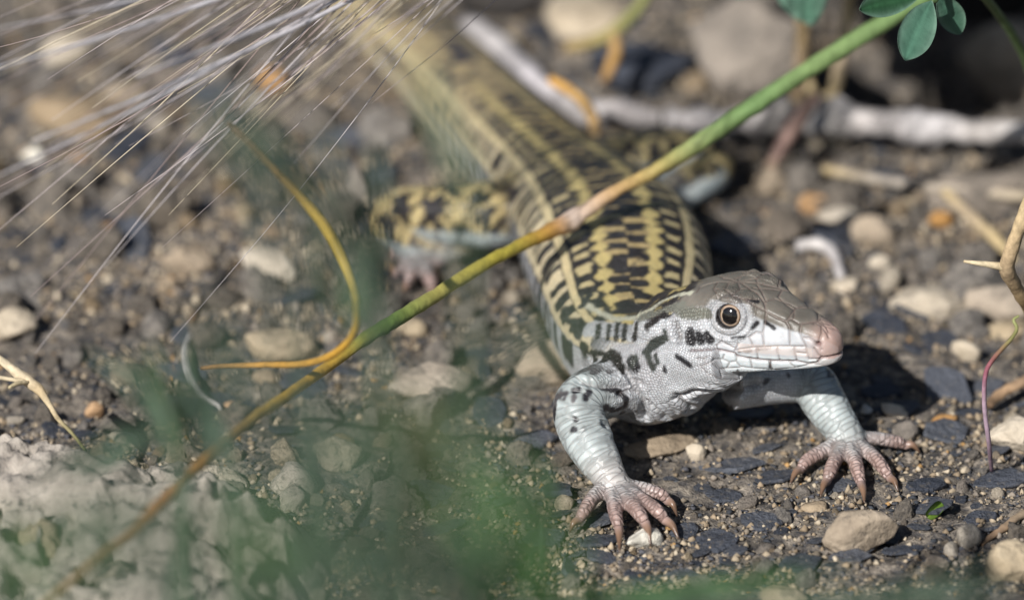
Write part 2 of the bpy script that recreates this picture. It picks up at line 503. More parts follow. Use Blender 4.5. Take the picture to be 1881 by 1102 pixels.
# --- union into one continuous skin
off = 0; vs = []; ts = []; prm = []
for v, t, pt, s, th, r in SRC:
    vs.append(v); ts.append(t + off); off += len(v)
    prm.append(np.stack([pt, s, th, r], -1))
SV = np.vstack(vs); ST = np.vstack(ts); SP = np.vstack(prm)
tmp = bpy.data.meshes.new('skin_source')
tmp.from_pydata([tuple(q) for q in SV], [], [tuple(q) for q in ST.tolist()])
tob = bpy.data.objects.new('skin_source', tmp); col.objects.link(tob)
md = tob.modifiers.new('remesh', 'REMESH'); md.mode = 'VOXEL'; md.voxel_size = 0.020
dg = bpy.context.evaluated_depsgraph_get()
skin = bpy.data.meshes.new_from_object(tob.evaluated_get(dg))
bpy.data.objects.remove(tob); bpy.data.meshes.remove(tmp)

# refine the head and the near arm
def co_of(me):
    a = np.empty(len(me.vertices) * 3, np.float32); me.vertices.foreach_get('co', a); return a.reshape(-1, 3).astype(float)
bm = bmesh.new(); bm.from_mesh(skin)
bm.verts.ensure_lookup_table(); bm.faces.ensure_lookup_table()
cen = np.array([f.calc_center_median()[:] for f in bm.faces])
hl = to_head(cen)
sel = (hl[:, 0] > -2.2) & (hl[:, 1] < 0.55) & (hl[:, 2] > -0.75) & (cen[:, 0] > 1.0)
eds = set()
for i in np.nonzero(sel)[0]:
    for e in bm.faces[i].edges: eds.add(e)
bmesh.ops.subdivide_edges(bm, edges=list(eds), cuts=1, use_grid_fill=True)
bmesh.ops.triangulate(bm, faces=[f for f in bm.faces if len(f.verts) > 4])
bm.to_mesh(skin); bm.free(); skin.update()
print('skin verts', len(skin.vertices))

def edges_of(me):
    a = np.empty(len(me.edges) * 2, np.int32); me.edges.foreach_get('vertices', a); return a.reshape(-1, 2)
def laplace(V, E, it, w):
    deg = np.bincount(E.ravel(), minlength=len(V)).astype(float)[:, None]
    w = np.asarray(w); w = w[:, None] if w.ndim else w
    for _ in range(it):
        S = np.zeros_like(V)
        for k in range(3):
            S[:, k] = np.bincount(E[:, 0], V[E[:, 1], k], len(V)) + np.bincount(E[:, 1], V[E[:, 0], k], len(V))
        V = V + w * (S / np.maximum(deg, 1) - V)
    return V
V = co_of(skin); E = edges_of(skin)
V = laplace(V, E, 4, 0.5)

# --- parameters carried over from the shells
bvh = BVHTree.FromPolygons([tuple(q) for q in SV], ST.tolist())
NV = len(V); fi = np.zeros(NV, int); loc = np.zeros((NV, 3))
for i in range(NV):
    r = bvh.find_nearest(V[i]); loc[i] = r[0]; fi[i] = r[2]
A, B, Cc = (SV[ST[fi, k]] for k in range(3))
v0, v1, v2 = B - A, Cc - A, loc - A
d00 = (v0 * v0).sum(1); d01 = (v0 * v1).sum(1); d11 = (v1 * v1).sum(1); d20 = (v2 * v0).sum(1); d21 = (v2 * v1).sum(1)
den = d00 * d11 - d01 * d01; den = np.where(np.abs(den) < 1e-14, 1, den)
bv = (d11 * d20 - d01 * d21) / den; bw = (d00 * d21 - d01 * d20) / den
bv = np.clip(bv, 0, 1); bw = np.clip(bw, 0, 1); bu = 1 - bv - bw
PR = bu[:, None] * SP[ST[fi, 0]] + bv[:, None] * SP[ST[fi, 1]] + bw[:, None] * SP[ST[fi, 2]]
PART = np.round(SP[ST[fi, 0], 0]).astype(int); S_, TH_, R_ = PR[:, 1], PR[:, 2], PR[:, 3]

# smooth where one part meets another
seam = np.zeros(NV); dif = PART[E[:, 0]] != PART[E[:, 1]]
seam[E[dif].ravel()] = 1
for _ in range(14):
    g = np.zeros(NV); np.maximum.at(g, E[:, 0], seam[E[:, 1]]); np.maximum.at(g, E[:, 1], seam[E[:, 0]])
    seam = np.maximum(seam, g * 0.93)
big = np.isin(PART, [0, 1, 2, 4, 6, 8])
V = laplace(V, E, 40, np.where(big, 0.6 * seam, 0.25 * seam))

def normals(V, me):
    me.vertices.foreach_set('co', V.astype(np.float32).ravel()); me.update()
    a = np.empty(len(V) * 3, np.float32); me.vertices.foreach_get('normal', a); return a.reshape(-1, 3).astype(float)
NRM = normals(V, skin)

# --- traced marks: photo pixels cast onto the skin, so they become points on the animal
faces_l = [tuple(p.vertices) for p in skin.polygons]
bvs = BVHTree.FromPolygons([tuple(q) for q in V], faces_l)
def hit(x, y):
    r = bvs.ray_cast(Vector(CAM), Vector(ray(x, y)).normalized())
    return None if r[0] is None else np.array(r[0])
def z1(x, y): return 1000 + x / 3.135, 480 + y / 3.135
def z7(x, y): return 1280 + x / 5.011, 500 + y / 5.011
def trace(pts, conv, step=6.0):
    out = []
    pts = [conv(*p[:2]) for p in pts]
    for a, b in zip(pts[:-1], pts[1:]):
        n = max(1, int(math.hypot(b[0] - a[0], b[1] - a[1]) / step))
        for k in range(n):
            t = k / n; h = hit(a[0] + (b[0] - a[0]) * t, a[1] + (b[1] - a[1]) * t); out.append(h)
    out.append(hit(*pts[-1])); return out

def seg_dist(Q, a, b):
    ab = b - a; L = (ab * ab).sum() + 1e-12
    t = np.clip(((Q - a) @ ab) / L, 0, 1)
    return np.linalg.norm(Q - a - t[:, None] * ab, axis=1)

hloc = to_head(V)
on_head = ((PART == 0) | ((PART == 1) & (hloc[:, 0] > -2.9) & (S_ < 1.6)))
hid = np.nonzero(on_head & (hloc[:, 0] > -2.7))[0]
HQ = hloc[hid]
def head_lines(polys, conv, mirror=True):
    """distance of each head vertex to the traced lines, both sides of the head"""
    D = np.full(len(hid), 9.0)
    for pts in polys:
        tr = trace(pts, conv)
        for a, b in zip(tr[:-1], tr[1:]):
            if a is None or b is None: continue
            a, b = to_head(a), to_head(b)
            if np.linalg.norm(a - b) > 0.25: continue
            D = np.minimum(D, seg_dist(HQ, a, b))
            if mirror:
                f = np.array([1, -1, 1]); D = np.minimum(D, seg_dist(HQ, a * f, b * f))
    return D

# --- head relief
x_, y_, zz_ = hloc[:, 0], hloc[:, 1], hloc[:, 2]
isH = on_head
disp = np.zeros(NV)
er = np.full(NV, 9.0)
for sgn in (-1, 1):
    ec = EYE_L * np.array([1, -sgn * -1 if False else 1, 1]); ec = np.array([EYE_L[0], sgn * abs(EYE_L[1]), EYE_L[2]])
    dx = (x_ - ec[0]); dz = (zz_ - ec[2]) * 1.08
    r = np.sqrt(dx * dx + dz * dz) + np.where((y_ * sgn) < 0.2, 9, 0)
    er = np.minimum(er, r)
disp += np.where(isH, -0.16 * (1 - sstep(0.120, 0.160, er)), 0)                   # the opening
disp += np.where(isH, 0.012 * np.exp(-((er - 0.19) / 0.024) ** 2), 0)            # lid rim
disp += np.where(isH, -0.022 * np.exp(-((er - 0.25) / 0.02) ** 2), 0)            # crease round the lids
disp += np.where(isH, 0.018 * np.exp(-((er - 0.30) / 0.03) ** 2), 0)
# brow shelf above the eye, hollow in front of it
ay = np.abs(y_)
disp += np.where(isH, 0.05 * np.exp(-(((x_ + 1.25) / 0.33) ** 2 + ((zz_ - 0.63) / 0.07) ** 2 + ((ay - 0.40) / 0.12) ** 2)), 0)
disp += np.where(isH, -0.035 * np.exp(-(((x_ + 0.80) / 0.18) ** 2 + ((zz_ - 0.33) / 0.10) ** 2)) * (ay > 0.15), 0)
# cheek muscle and ear pit
disp += np.where(isH, 0.05 * np.exp(-(((x_ + 1.85) / 0.28) ** 2 + ((zz_ + 0.10) / 0.22) ** 2)) * (ay > 0.3), 0)
V = V + NRM * disp[:, None]
NRM = normals(V, skin)
bvs = BVHTree.FromPolygons([tuple(q) for q in V], faces_l)
hloc = to_head(V); HQ = hloc[hid]; x_, y_, zz_ = hloc.T; ay = np.abs(y_)

plates7 = [
 [(350, 718), (510, 695), (600, 690), (740, 683), (880, 682), (1005, 683)],
 [(550, 695), (556, 750), (562, 805)], [(740, 683), (745, 740), (765, 815)], [(895, 685), (905, 750), (920, 815)],
 [(1005, 683), (1015, 740), (1035, 800), (1110, 800)], [(910, 740), (1010, 750)],
 [(480, 600), (505, 650), (520, 695)], [(480, 600), (545, 550), (605, 560), (612, 620), (620, 690)], [(605, 560), (625, 480), (640, 370)],
 [(820, 450), (850, 500), (855, 680)], [(960, 480), (950, 560), (985, 640), (1005, 683)],
 [(960, 480), (1080, 455), (1150, 490), (1150, 560), (1118, 650), (1150, 710)], [(970, 600), (1040, 605), (1110, 655)],
 [(1080, 700), (1120, 760), (1150, 780)], [(1150, 500), (1200, 560), (1215, 600)],
 [(640, 360), (740, 420), (820, 450), (870, 425), (940, 470), (1000, 465), (1110, 450), (1170, 490), (1260, 520)],
 [(620, 270), (720, 245), (850, 290), (920, 325), (880, 370), (830, 445)], [(920, 325), (1060, 330), (1110, 370), (1180, 405), (1110, 450)],
 [(640, 270), (600, 180), (560, 120)], [(850, 180), (700, 130), (600, 110)],
 [(320, 210), (400, 155), (480, 148), (560, 190), (620, 280), (640, 360)],
 [(320, 215), (440, 250), (560, 320), (640, 355)], [(440, 250), (580, 245)],
 [(490, 800), (500, 840), (510, 880)], [(665, 820), (675, 850), (695, 890)], [(850, 825), (880, 860), (910, 875)],
 [(360, 820), (400, 870), (510, 885), (700, 895), (910, 880), (1040, 850), (1130, 850)],
 [(380, 900), (395, 940), (400, 980)], [(600, 905), (610, 940), (620, 970)], [(820, 905), (840, 930)], [(985, 875), (1000, 905)],
 [(70, 850), (130, 830), (160, 800)], [(130, 830), (210, 890), (280, 885), (300, 830), (240, 800)], [(210, 890), (230, 960)],
 [(280, 885), (390, 880)], [(20, 870), (70, 850), (60, 790), (110, 770)], [(160, 800), (240, 800), (250, 760)], [(300, 830), (360, 820), (370, 770)],
 [(180, 670), (230, 640), (350, 700)], [(230, 630), (240, 560)], [(380, 660), (350, 720)],
 [(0, 790), (60, 790)], [(40, 870), (100, 940), (240, 985), (420, 990)]]
mouth7 = [[(-60, 716), (0, 715), (90, 708), (180, 710), (280, 730), (350, 748), (365, 770), (460, 790), (560, 805), (660, 814), (760, 818), (840, 818), (920, 820),
           (1030, 843), (1110, 832), (1140, 792), (1230, 776), (1290, 762), (1330, 740)]]
plates1 = [[(1000, 205), (975, 160), (1000, 118)], [(1130, 160), (1115, 125), (1120, 100)], [(1262, 128), (1180, 122), (1090, 118), (1000, 118), (940, 135)], [(1080, 190), (1040, 160), (975, 160)], [(880, 180), (900, 150), (940, 135)], [(1040, 160), (1060, 125)]]
dp = np.minimum(head_lines(plates7, z7), head_lines(plates1, z1)); dm = head_lines(mouth7, z7)
PL = np.full(NV, 9.0); MO = np.full(NV, 9.0); PL[hid] = dp; MO[hid] = dm
disp = -0.014 * np.exp(-(PL / 0.012) ** 2) + 0.006 * sstep(0.0, 0.06, PL) * (PL < 1) - 0.030 * np.exp(-(MO / 0.017) ** 2)
nost = np.nonzero(on_head)[0]
NOS = np.full(NV, 9.0)
h_ = hit(*z7(1118, 660))
if h_ is not None:
    hq = to_head(h_)
    for f in (1, -1):
        NOS = np.minimum(NOS, np.linalg.norm((hloc - hq * np.array([1, f, 1])) * np.array([1, 1, 1.25]), axis=1))
disp += -0.07 * np.exp(-(NOS / 0.035) ** 2)
EAR = np.full(NV, 9.0)
ear_tr = trace([(755, 360), (770, 410), (775, 450)], z1)
for a, b in zip(ear_tr[:-1], ear_tr[1:]):
    if a is None or b is None: continue
    a, b = to_head(a), to_head(b)
    for f in (1, -1):
        ff = np.array([1, f, 1]); EAR[hid] = np.minimum(EAR[hid], seg_dist(HQ, a * ff, b * ff))
disp += -0.07 * np.exp(-(EAR / 0.04) ** 2) + 0.02 * np.exp(-((EAR - 0.10) / 0.04) ** 2)
# skin folds on throat, neck and shoulder (traced)
FO = np.full(NV, 9.0)
front = np.nonzero((V[:, 0] > -0.5) & (V[:, 1] < 3.5))[0]
FQ = V[front]
for pts in [[(760, 790), (860, 745), (1000, 735), (1120, 745), (1230, 705)], [(770, 770), (790, 810), (850, 840)],
            [(500, 690), (535, 740), (570, 800), (580, 900)], [(470, 620), (500, 680), (560, 700)],
            [(820, 860), (900, 850), (1010, 820), (1060, 800)], [(430, 760), (500, 740), (540, 760)],
            [(200, 690), (330, 720), (480, 720)], [(590, 800), (640, 850), (700, 900)], [(340, 940), (420, 985), (500, 990)]]:
    tr = trace(pts, z1)
    for a, b in zip(tr[:-1], tr[1:]):
        if a is None or b is None or np.linalg.norm(a - b) > 0.4: continue
        FO[front] = np.minimum(FO[front], seg_dist(FQ, a, b))
disp += -0.045 * np.exp(-(FO / 0.035) ** 2) + 0.025 * np.exp(-((FO - 0.10) / 0.05) ** 2)
# loose skin
loose = ((PART == 1) & (S_ < 4.0)) | ((PART == 0) & (x_ < -1.5))
disp += np.where(loose, 0.02 * fbm(V, 3.0, 3, 44), 0)
V = V + NRM * disp[:, None]
NRM = normals(V, skin)
print('TIME 20_lizard', time.time() - _t0)
# --- colours of the skin
BLACK = np.array([.018, .015, .016]); YEL = np.array([.56, .45, .185]); CREAM = np.array([.66, .56, .36])
WHITE = np.array([.48, .49, .505]); BLUE = np.array([.54, .61, .615]); OLIVE = np.array([.20, .20, .165]); TOP = np.array([.155, .138, .115])
COLR = np.tile(WHITE, (NV, 1))
SUVW = np.zeros((NV, 3))
def lay(c, w, rgb):
    w = np.clip(w, 0, 1)[:, None]; return c * (1 - w) + np.asarray(rgb) * w
n_a = fbm(V, 5.0, 3, 1); n_b = fbm(V, 9.0, 3, 2); n_c = fbm(V, 2.2, 2, 3); n_f = fbm(V, 22, 2, 77)
TR = PART == 1
deg = np.degrees(TH_) + 2.2 * n_a + 2.2 * n_b + 2.0 * n_f
ad = np.abs(deg); side = np.sign(TH_)
s = S_
arcv = TH_ * R_
uvn = lambda k, sa=1.0, sb=.5: np.stack([s * sa, arcv * sb, np.full(NV, float(k))], -1)
def beat(per, k, jit=.55):          # uneven rungs across the body
    return np.sin(2 * np.pi * (s / per + jit * fbm(uvn(k), 2.2, 2, 200 + k) + .37 * k + .21 * side)) + .85 * fbm(uvn(k + .5), 4.2, 2, 300 + k) + .35 * n_f
spot = fbm(np.stack([s, arcv, np.full(NV, 2.0)], -1), 5.6, 2, 23)
c = np.tile(BLACK, (NV, 1))
# vertebral field: rungs
c = lay(c, sstep(.55, .85, beat(.34, 1)) * (ad < 16), YEL * np.array([.80, .76, .85]))
# paravertebral ragged stripes with teeth
wpv = 4.0 + 2.4 * beat(.28, 2)
c = lay(c, 1 - sstep(wpv - 1.4, wpv + 1.4, np.abs(ad - 16)), YEL)
# outer dorsal field: a row of spots
c = lay(c, sstep(.25, .6, beat(.31, 3)) * (1 - sstep(5.0, 7.5, np.abs(ad - 31) + 2.5 * n_a)), YEL * np.array([.95, .98, 1.25]))
# dorsolateral stripe
c = lay(c, 1 - sstep(3.2, 4.8, np.abs(np.abs(np.degrees(TH_) + 1.6 * n_a + .8 * n_f) - 45)), YEL * .40 + CREAM * .62)
# flank: cream bars on black, lateral stripe
fl = sstep(49, 51, ad) * (1 - sstep(76, 79, ad))
c = lay(c, sstep(.05, .4, beat(.34, 4, .5)) * fl, CREAM)
c = lay(c, 1 - sstep(3.2, 5.2, np.abs(ad - 78 + 4 * n_a)), CREAM)
lo = sstep(81, 86, ad)
c = lay(c, lo, WHITE * .9)
c = lay(c, sstep(.0, .4, beat(.36, 5, .6)) * sstep(83, 86, ad) * (1 - sstep(100, 106, ad)), BLACK * 1.6)
c = lay(c, sstep(106, 120, ad), BLUE)
# the pattern pales along the tail
tb = sstep(7.8, 11.0, s)
tanc = np.array([.40, .31, .17])
ct = lay(np.tile(tanc, (NV, 1)), sstep(0.05, 0.2, spot + .3 * n_b), BLACK * 3)
ct = lay(ct, 1 - sstep(5, 8, np.abs(ad - 55)), np.array([.60, .50, .28])); ct = lay(ct, sstep(80, 95, ad), CREAM * .9)
c = c * (1 - tb[:, None] * .85) + ct * (tb[:, None] * .85)
# neck: the dark dorsum turns olive, the sides white
nk = (1 - sstep(1.2, 2.0, s + 0.4 * n_c)) * sstep(44, 52, ad)
cn = np.tile(WHITE * np.array([.86, .84, .84]), (NV, 1))  # neck white lowered, so the colour carries some shading
c = c * (1 - nk[:, None]) + cn * nk[:, None]
under = sstep(100, 115, ad) * (1 - sstep(2.6, 3.6, s)); c = lay(c, under, WHITE)
c = np.where((s < .75)[:, None], WHITE, c)
COLR[TR] = c[TR]
# head base: brown-grey plates above, white sides
thh = np.abs(np.degrees(TH_))
hd = PART == 0
topw = (1 - sstep(47, 55, thh + 4 * n_a)) * sstep(0.0, 0.10, er - 0.24 + 1.0 * (zz_ > 0.60))
ch = lay(np.tile(WHITE, (NV, 1)), topw, TOP * (1 + .35 * n_a[:, None]))
ch = lay(ch, sstep(-0.42, -0.08, x_) * 0.85, np.array([.40, .27, .23]))
ch = lay(ch, sstep(-1.95, -2.15, x_ + .1 * n_a) * (thh < 58), lay(np.tile(BLACK * 1.5, (NV, 1)), sstep(.1, .25, n_b + .3 * n_a), YEL * .7))
ch = lay(ch, (zz_ < -0.03) * 0.5, np.array([.62, .69, .70]))
COLR[hd] = ch[hd]
# arms
def leg_col(part, kind):
    k = PART == part
    ss = S_; nn = fbm(V, 8.5, 2, 61 + part) + .12 * n_f
    if kind == 'fore':
        cc = lay(np.tile(WHITE * .96, (NV, 1)), sstep(.55, 1.0, ss), np.array([.37, .405, .40]))
        cc = lay(cc, sstep(1.75, 2.3, ss), np.array([.42, .40, .38]))
        cc = cc * (1 + .22 * n_c[:, None] + .22 * n_a[:, None])
        cc = lay(cc, sstep(.24, .38, fbm(V, 4.0, 3, 88)) * (1 - sstep(1.2, 1.9, ss)) * .9, BLACK * 3)
    elif kind == 'hand':
        cc = np.tile(np.array([.41, .39, .38]), (NV, 1))
    elif kind == 'hind':
        cc = lay(np.tile(BLACK * 1.3, (NV, 1)), sstep(-0.02, .10, nn), YEL * np.array([.95, .95, 1.1]))
        low = np.clip(-NRM[:, 1] * .6 - NRM[:, 2] * .8, 0, 1)
        low8 = -NRM[:, 1] * .9 - NRM[:, 2] * .5
        cc = lay(cc, sstep(.62, .85, low) if part == 6 else sstep(.38, .58, low8 + .15 * n_b), BLUE * 1.1)
        cc = lay(cc, sstep(2.6, 3.2, ss) * .6, np.array([.5, .47, .42]))
    else:
        cc = np.tile(np.array([.46, .38, .36]), (NV, 1))
    COLR[k] = cc[k]
for a_, b_ in ((2, 'fore'), (4, 'fore'), (3, 'hand'), (5, 'hand'), (6, 'hind'), (8, 'hind'), (7, 'foot'), (9, 'foot')): leg_col(a_, b_)
fg = PART >= 10
cf = lay(np.tile(np.array([.40, .385, .375]), (NV, 1)), sstep(.25, .6, S_), np.array([.36, .26, .23]))
cf = lay(cf, sstep(.3, .8, np.abs(TH_)) * .5, np.array([.26, .17, .145]))
COLR[fg] = cf[fg]
# soften colour changes between parts
for _ in range(10):
    sm = np.zeros_like(COLR); dg_ = np.bincount(E.ravel(), minlength=NV)[:, None]
    for k in range(3):
        sm[:, k] = np.bincount(E[:, 0], COLR[E[:, 1], k], NV) + np.bincount(E[:, 1], COLR[E[:, 0], k], NV)
    w = np.clip(seam * 1.2 - .25, 0, 1)[:, None]
    COLR = COLR * (1 - w) + w * sm / np.maximum(dg_, 1)

# traced marks on head, neck and arm
def strokes(lst, conv, scale, rgb, rough=1.0, mirror=True, soft=.018):
    global COLR
    for st in lst:
        D = np.full(NV, 9.0)
        idx = np.nonzero((V[:, 0] > -1.0) & (V[:, 1] < 4.0))[0]
        Q = V[idx]
        for (xa, ya, ra), (xb, yb, rb) in zip(st[:-1], st[1:]) if len(st) > 1 else [(st[0], st[0])]:
            n = 3
            for k in range(n):
                t0, t1 = k / n, (k + 1) / n
                a = hit(*conv(xa + (xb - xa) * t0, ya + (yb - ya) * t0)); b = hit(*conv(xa + (xb - xa) * t1, ya + (yb - ya) * t1))
                if a is None or b is None or np.linalg.norm(a - b) > .6: continue
                r = (ra + (rb - ra) * (t0 + t1) / 2) / scale / PXCM
                D[idx] = np.minimum(D[idx], seg_dist(Q, a, b) - r)
                if mirror:
                    f = np.array([1, -1, 1]); am, bm_ = from_head(to_head(a) * f), from_head(to_head(b) * f)
                    D[idx] = np.minimum(D[idx], seg_dist(Q, am, bm_) - r)
        D = D - .008 + rough * (.014 * n_b + .026 * n_f)
        COLR = lay(COLR, 1 - sstep(-soft, soft, D), rgb)
bvs = BVHTree.FromPolygons([tuple(q) for q in V], faces_l)
strokes([[(420, 290, 36), (500, 285, 36), (580, 265, 34), (640, 220, 28)]], z1, 3.135, BLACK * 1.6, mirror=False)
strokes([[(270, 385, 60), (420, 395, 66), (570, 410, 60)]], z1, 3.135, WHITE * .9, mirror=False, rough=.5)
strokes([[(235, 250, 18), (345, 310, 20), (430, 335, 22), (520, 325, 20), (610, 280, 18), (690, 222, 16), (770, 190, 16), (850, 180, 12)]], z1, 3.135, np.array([.50, .49, .38]), mirror=False)
INK = np.array([.016, .015, .017]); BROWNK = np.array([.022, .017, .016]); OLK = np.array([.045, .050, .043])
strokes([[(560, 320, 26), (680, 290, 26), (790, 250, 30)], [(790, 285, 36), (860, 300, 38), (930, 300, 30)]], z1, 3.135, OLIVE * .8, mirror=False)
strokes([[(312, 366, 16), (303, 440, 17)], [(374, 366, 12), (366, 445, 14)], [(420, 362, 12), (412, 452, 14)], [(466, 362, 13), (458, 450, 15)],
         [(530, 362, 17), (518, 445, 18)], [(590, 375, 20), (640, 335, 20), (690, 305, 16)], [(660, 225, 12), (780, 175, 14), (860, 150, 14)],
         [(215, 480, 26), (240, 510, 30), (232, 525, 24)], [(283, 535, 24), (295, 575, 18)], [(340, 575, 18), (375, 535, 36), (415, 560, 32), (450, 630, 20)], [(260, 520, 14), (330, 530, 14)]],
        z1, 3.135, BROWNK, mirror=False)
strokes([[(840, 405, 24), (842, 450, 32), (850, 470, 14)], [(888, 420, 20), (900, 455, 24)], [(938, 425, 22), (955, 450, 26)],
         [(762, 545, 13), (800, 570, 15), (838, 600, 12)], [(693, 610, 10), (695, 635, 10)], [(1275, 350, 8), (1325, 385, 9)],
         [(1200, 380, 10), (1225, 355, 10)], [(1080, 440, 5), (1150, 434, 5)], [(1235, 505, 7), (1300, 496, 6)], [(1120, 520, 5), (1190, 515, 7)],
         [(1170, 226, 6), (1230, 232, 9)], [(1425, 160, 6), (1465, 148, 10)], [(1300, 580, 4), (1300, 610, 3)]], z1, 3.135, INK, rough=.5)
strokes([[(680, 450, 30), (620, 485, 38), (590, 520, 26), (605, 570, 20), (625, 615, 20)], [(508, 565, 32), (512, 612, 32)], [(690, 400, 12), (705, 440, 14)], [(640, 540, 10), (650, 575, 12)]], z1, 3.135, OLK, mirror=False)
strokes([[(505, 550, 10), (480, 580, 8), (490, 625, 8), (530, 635, 10), (540, 590, 8)]], z1, 3.135, INK, mirror=False)
strokes([[(350, 840, 18), (400, 862, 18), (465, 835, 18), (470, 790, 16), (420, 742, 18), (330, 738, 14)], [(255, 755, 22), (235, 790, 14)],
         [(165, 745, 12), (200, 740, 12)], [(60, 850, 16), (55, 930, 14)], [(175, 900, 12), (185, 915, 12)], [(165, 965, 14), (180, 970, 10)],
         [(525, 860, 6), (527, 866, 6)], [(572, 855, 8), (575, 870, 8)], [(700, 900, 7), (705, 905, 7)],
         [(140, 345, 24), (185, 350, 20)], [(215, 260, 22), (255, 200, 20)], [(105, 285, 22), (120, 270, 18)]], z1, 3.135, INK * 1.5, mirror=False)
# lid rims, mouth, nostril, ear, plate seams
COLR = lay(COLR, np.where(on_head, 1 - sstep(.158, .172, er), 0), (.03, .026, .025))
COLR = lay(COLR, np.where(on_head, np.exp(-((er - .235) / .018) ** 2) * .6, 0), (.10, .09, .09))
COLR = lay(COLR, np.where(on_head, np.exp(-((er - .19) / .014) ** 2) * .5, 0), (.20, .18, .17))
COLR = lay(COLR, np.exp(-(PL / .011) ** 2) * .62, (.16, .115, .10))
COLR = lay(COLR, np.exp(-(MO / .014) ** 2) * .85, (.12, .06, .055))
COLR = lay(COLR, np.exp(-(NOS / .03) ** 2) * .8, (.16, .07, .07))
COLR = lay(COLR, np.exp(-(EAR / .035) ** 2) * .6, (.12, .10, .09))
COLR = lay(COLR, np.exp(-(FO / .02) ** 2) * .35, (.22, .18, .17))
# pinkish upper lip plates
lip = np.where(on_head & (zz_ > -.0) & (zz_ < .115) & (x_ > -1.15) & (x_ < -.25) & (ay > .12), 1, 0) * .5
COLR = lay(COLR, lip * sstep(.0, .03, MO), (.60, .50, .45))
COLR = np.clip(COLR * (1 + .10 * fbm(V, 14, 2, 90)[:, None] + .14 * n_a[:, None]), .008, .85)

# scale coordinates: one unit per scale
u_ = np.where(PART == 0, -x_ / .033, S_ / .034); v_ = np.where(PART == 0, TH_ * R_ / .031, TH_ * np.maximum(R_, .3) / .032)
arm = np.isin(PART, [2, 4])
u_ = np.where(arm, S_ / np.where(S_ > .9, .068, .042), u_); v_ = np.where(arm, TH_ * .28 / np.where(S_ > .9, .30, .045), v_)
hind_ = np.isin(PART, [6, 7, 8, 9]); u_ = np.where(hind_, S_ / .06, u_); v_ = np.where(hind_, TH_ * .35 / .06, v_)
hand_ = np.isin(PART, [3, 5]); u_ = np.where(hand_, S_ / .06, u_); v_ = np.where(hand_, TH_ * .2 / .075, v_)
u_ = np.where(fg, S_ / .052, u_); v_ = np.where(fg, TH_ * .08 / .14, v_)
belly = (PART == 1) & (np.abs(TH_) > 2.2); u_ = np.where(belly, S_ / .075, u_); v_ = np.where(belly, TH_ * R_ / .075, v_)
gul = (PART == 0) & (zz_ + .15 - .11 * x_ < 0) & (x_ > -2.0); u_ = np.where(gul, -x_ / .058, u_); v_ = np.where(gul, TH_ * R_ / .042, v_)
SUVW[:, 0] = u_; SUVW[:, 1] = v_; SUVW[:, 2] = PART * 7.3
# how strongly the small scales show: not on the big head plates
plate_zone = np.where(PART == 0, sstep(-1.62, -1.40, x_) * sstep(-.03, .03, zz_ + .15 - .11 * x_) + (1 - sstep(44, 52, thh)) * sstep(-2.2, -2.0, x_), 0)
plate_zone = np.where((PART == 0) & (er < .36), .55, plate_zone)
AMT = np.clip(1 - plate_zone, 0.06, 1) * np.where(arm, .8, np.where(PART <= 1, 1.0, 1.25))

# colour is even within one scale: average it over jittered scale cells
cellsz = np.full(NV, .85)
REG = PART + 40 * belly + 80 * gul + 120 * (arm & (S_ > .9))
cu, cv = u_ / cellsz, v_ / cellsz
bi, bj = np.floor(cu).astype(np.int64), np.floor(cv).astype(np.int64)
best = np.full(NV, 9e9); cid = np.zeros(NV, np.int64)
for di in (-1, 0, 1):
    for dj in (-1, 0, 1):
        gi, gj = bi + di, bj + dj
        ox = gi + .5 + .7 * (lattice(gi + 5000, gj + 5000, gi * 0, 1) - .5); oy = gj + .5 + .7 * (lattice(gi + 5000, gj + 5000, gi * 0, 2) - .5)
        d2 = (cu - ox) ** 2 + (cv - oy) ** 2
        m_ = d2 < best; best = np.where(m_, d2, best); cid = np.where(m_, (REG * 20000 + gi + 5000) * 20000 + gj + 5000, cid)
_, inv = np.unique(cid, return_inverse=True)
cnt = np.bincount(inv)
mean = np.stack([np.bincount(inv, COLR[:, k]) / cnt for k in range(3)], -1)[inv]
wq = (np.where(PART == 0, .6, np.where((PART == 1) & (S_ < 2.2), .55, 0)) * np.clip(AMT, 0, 1))[:, None]
COLR = COLR * (1 - wq) + mean * wq

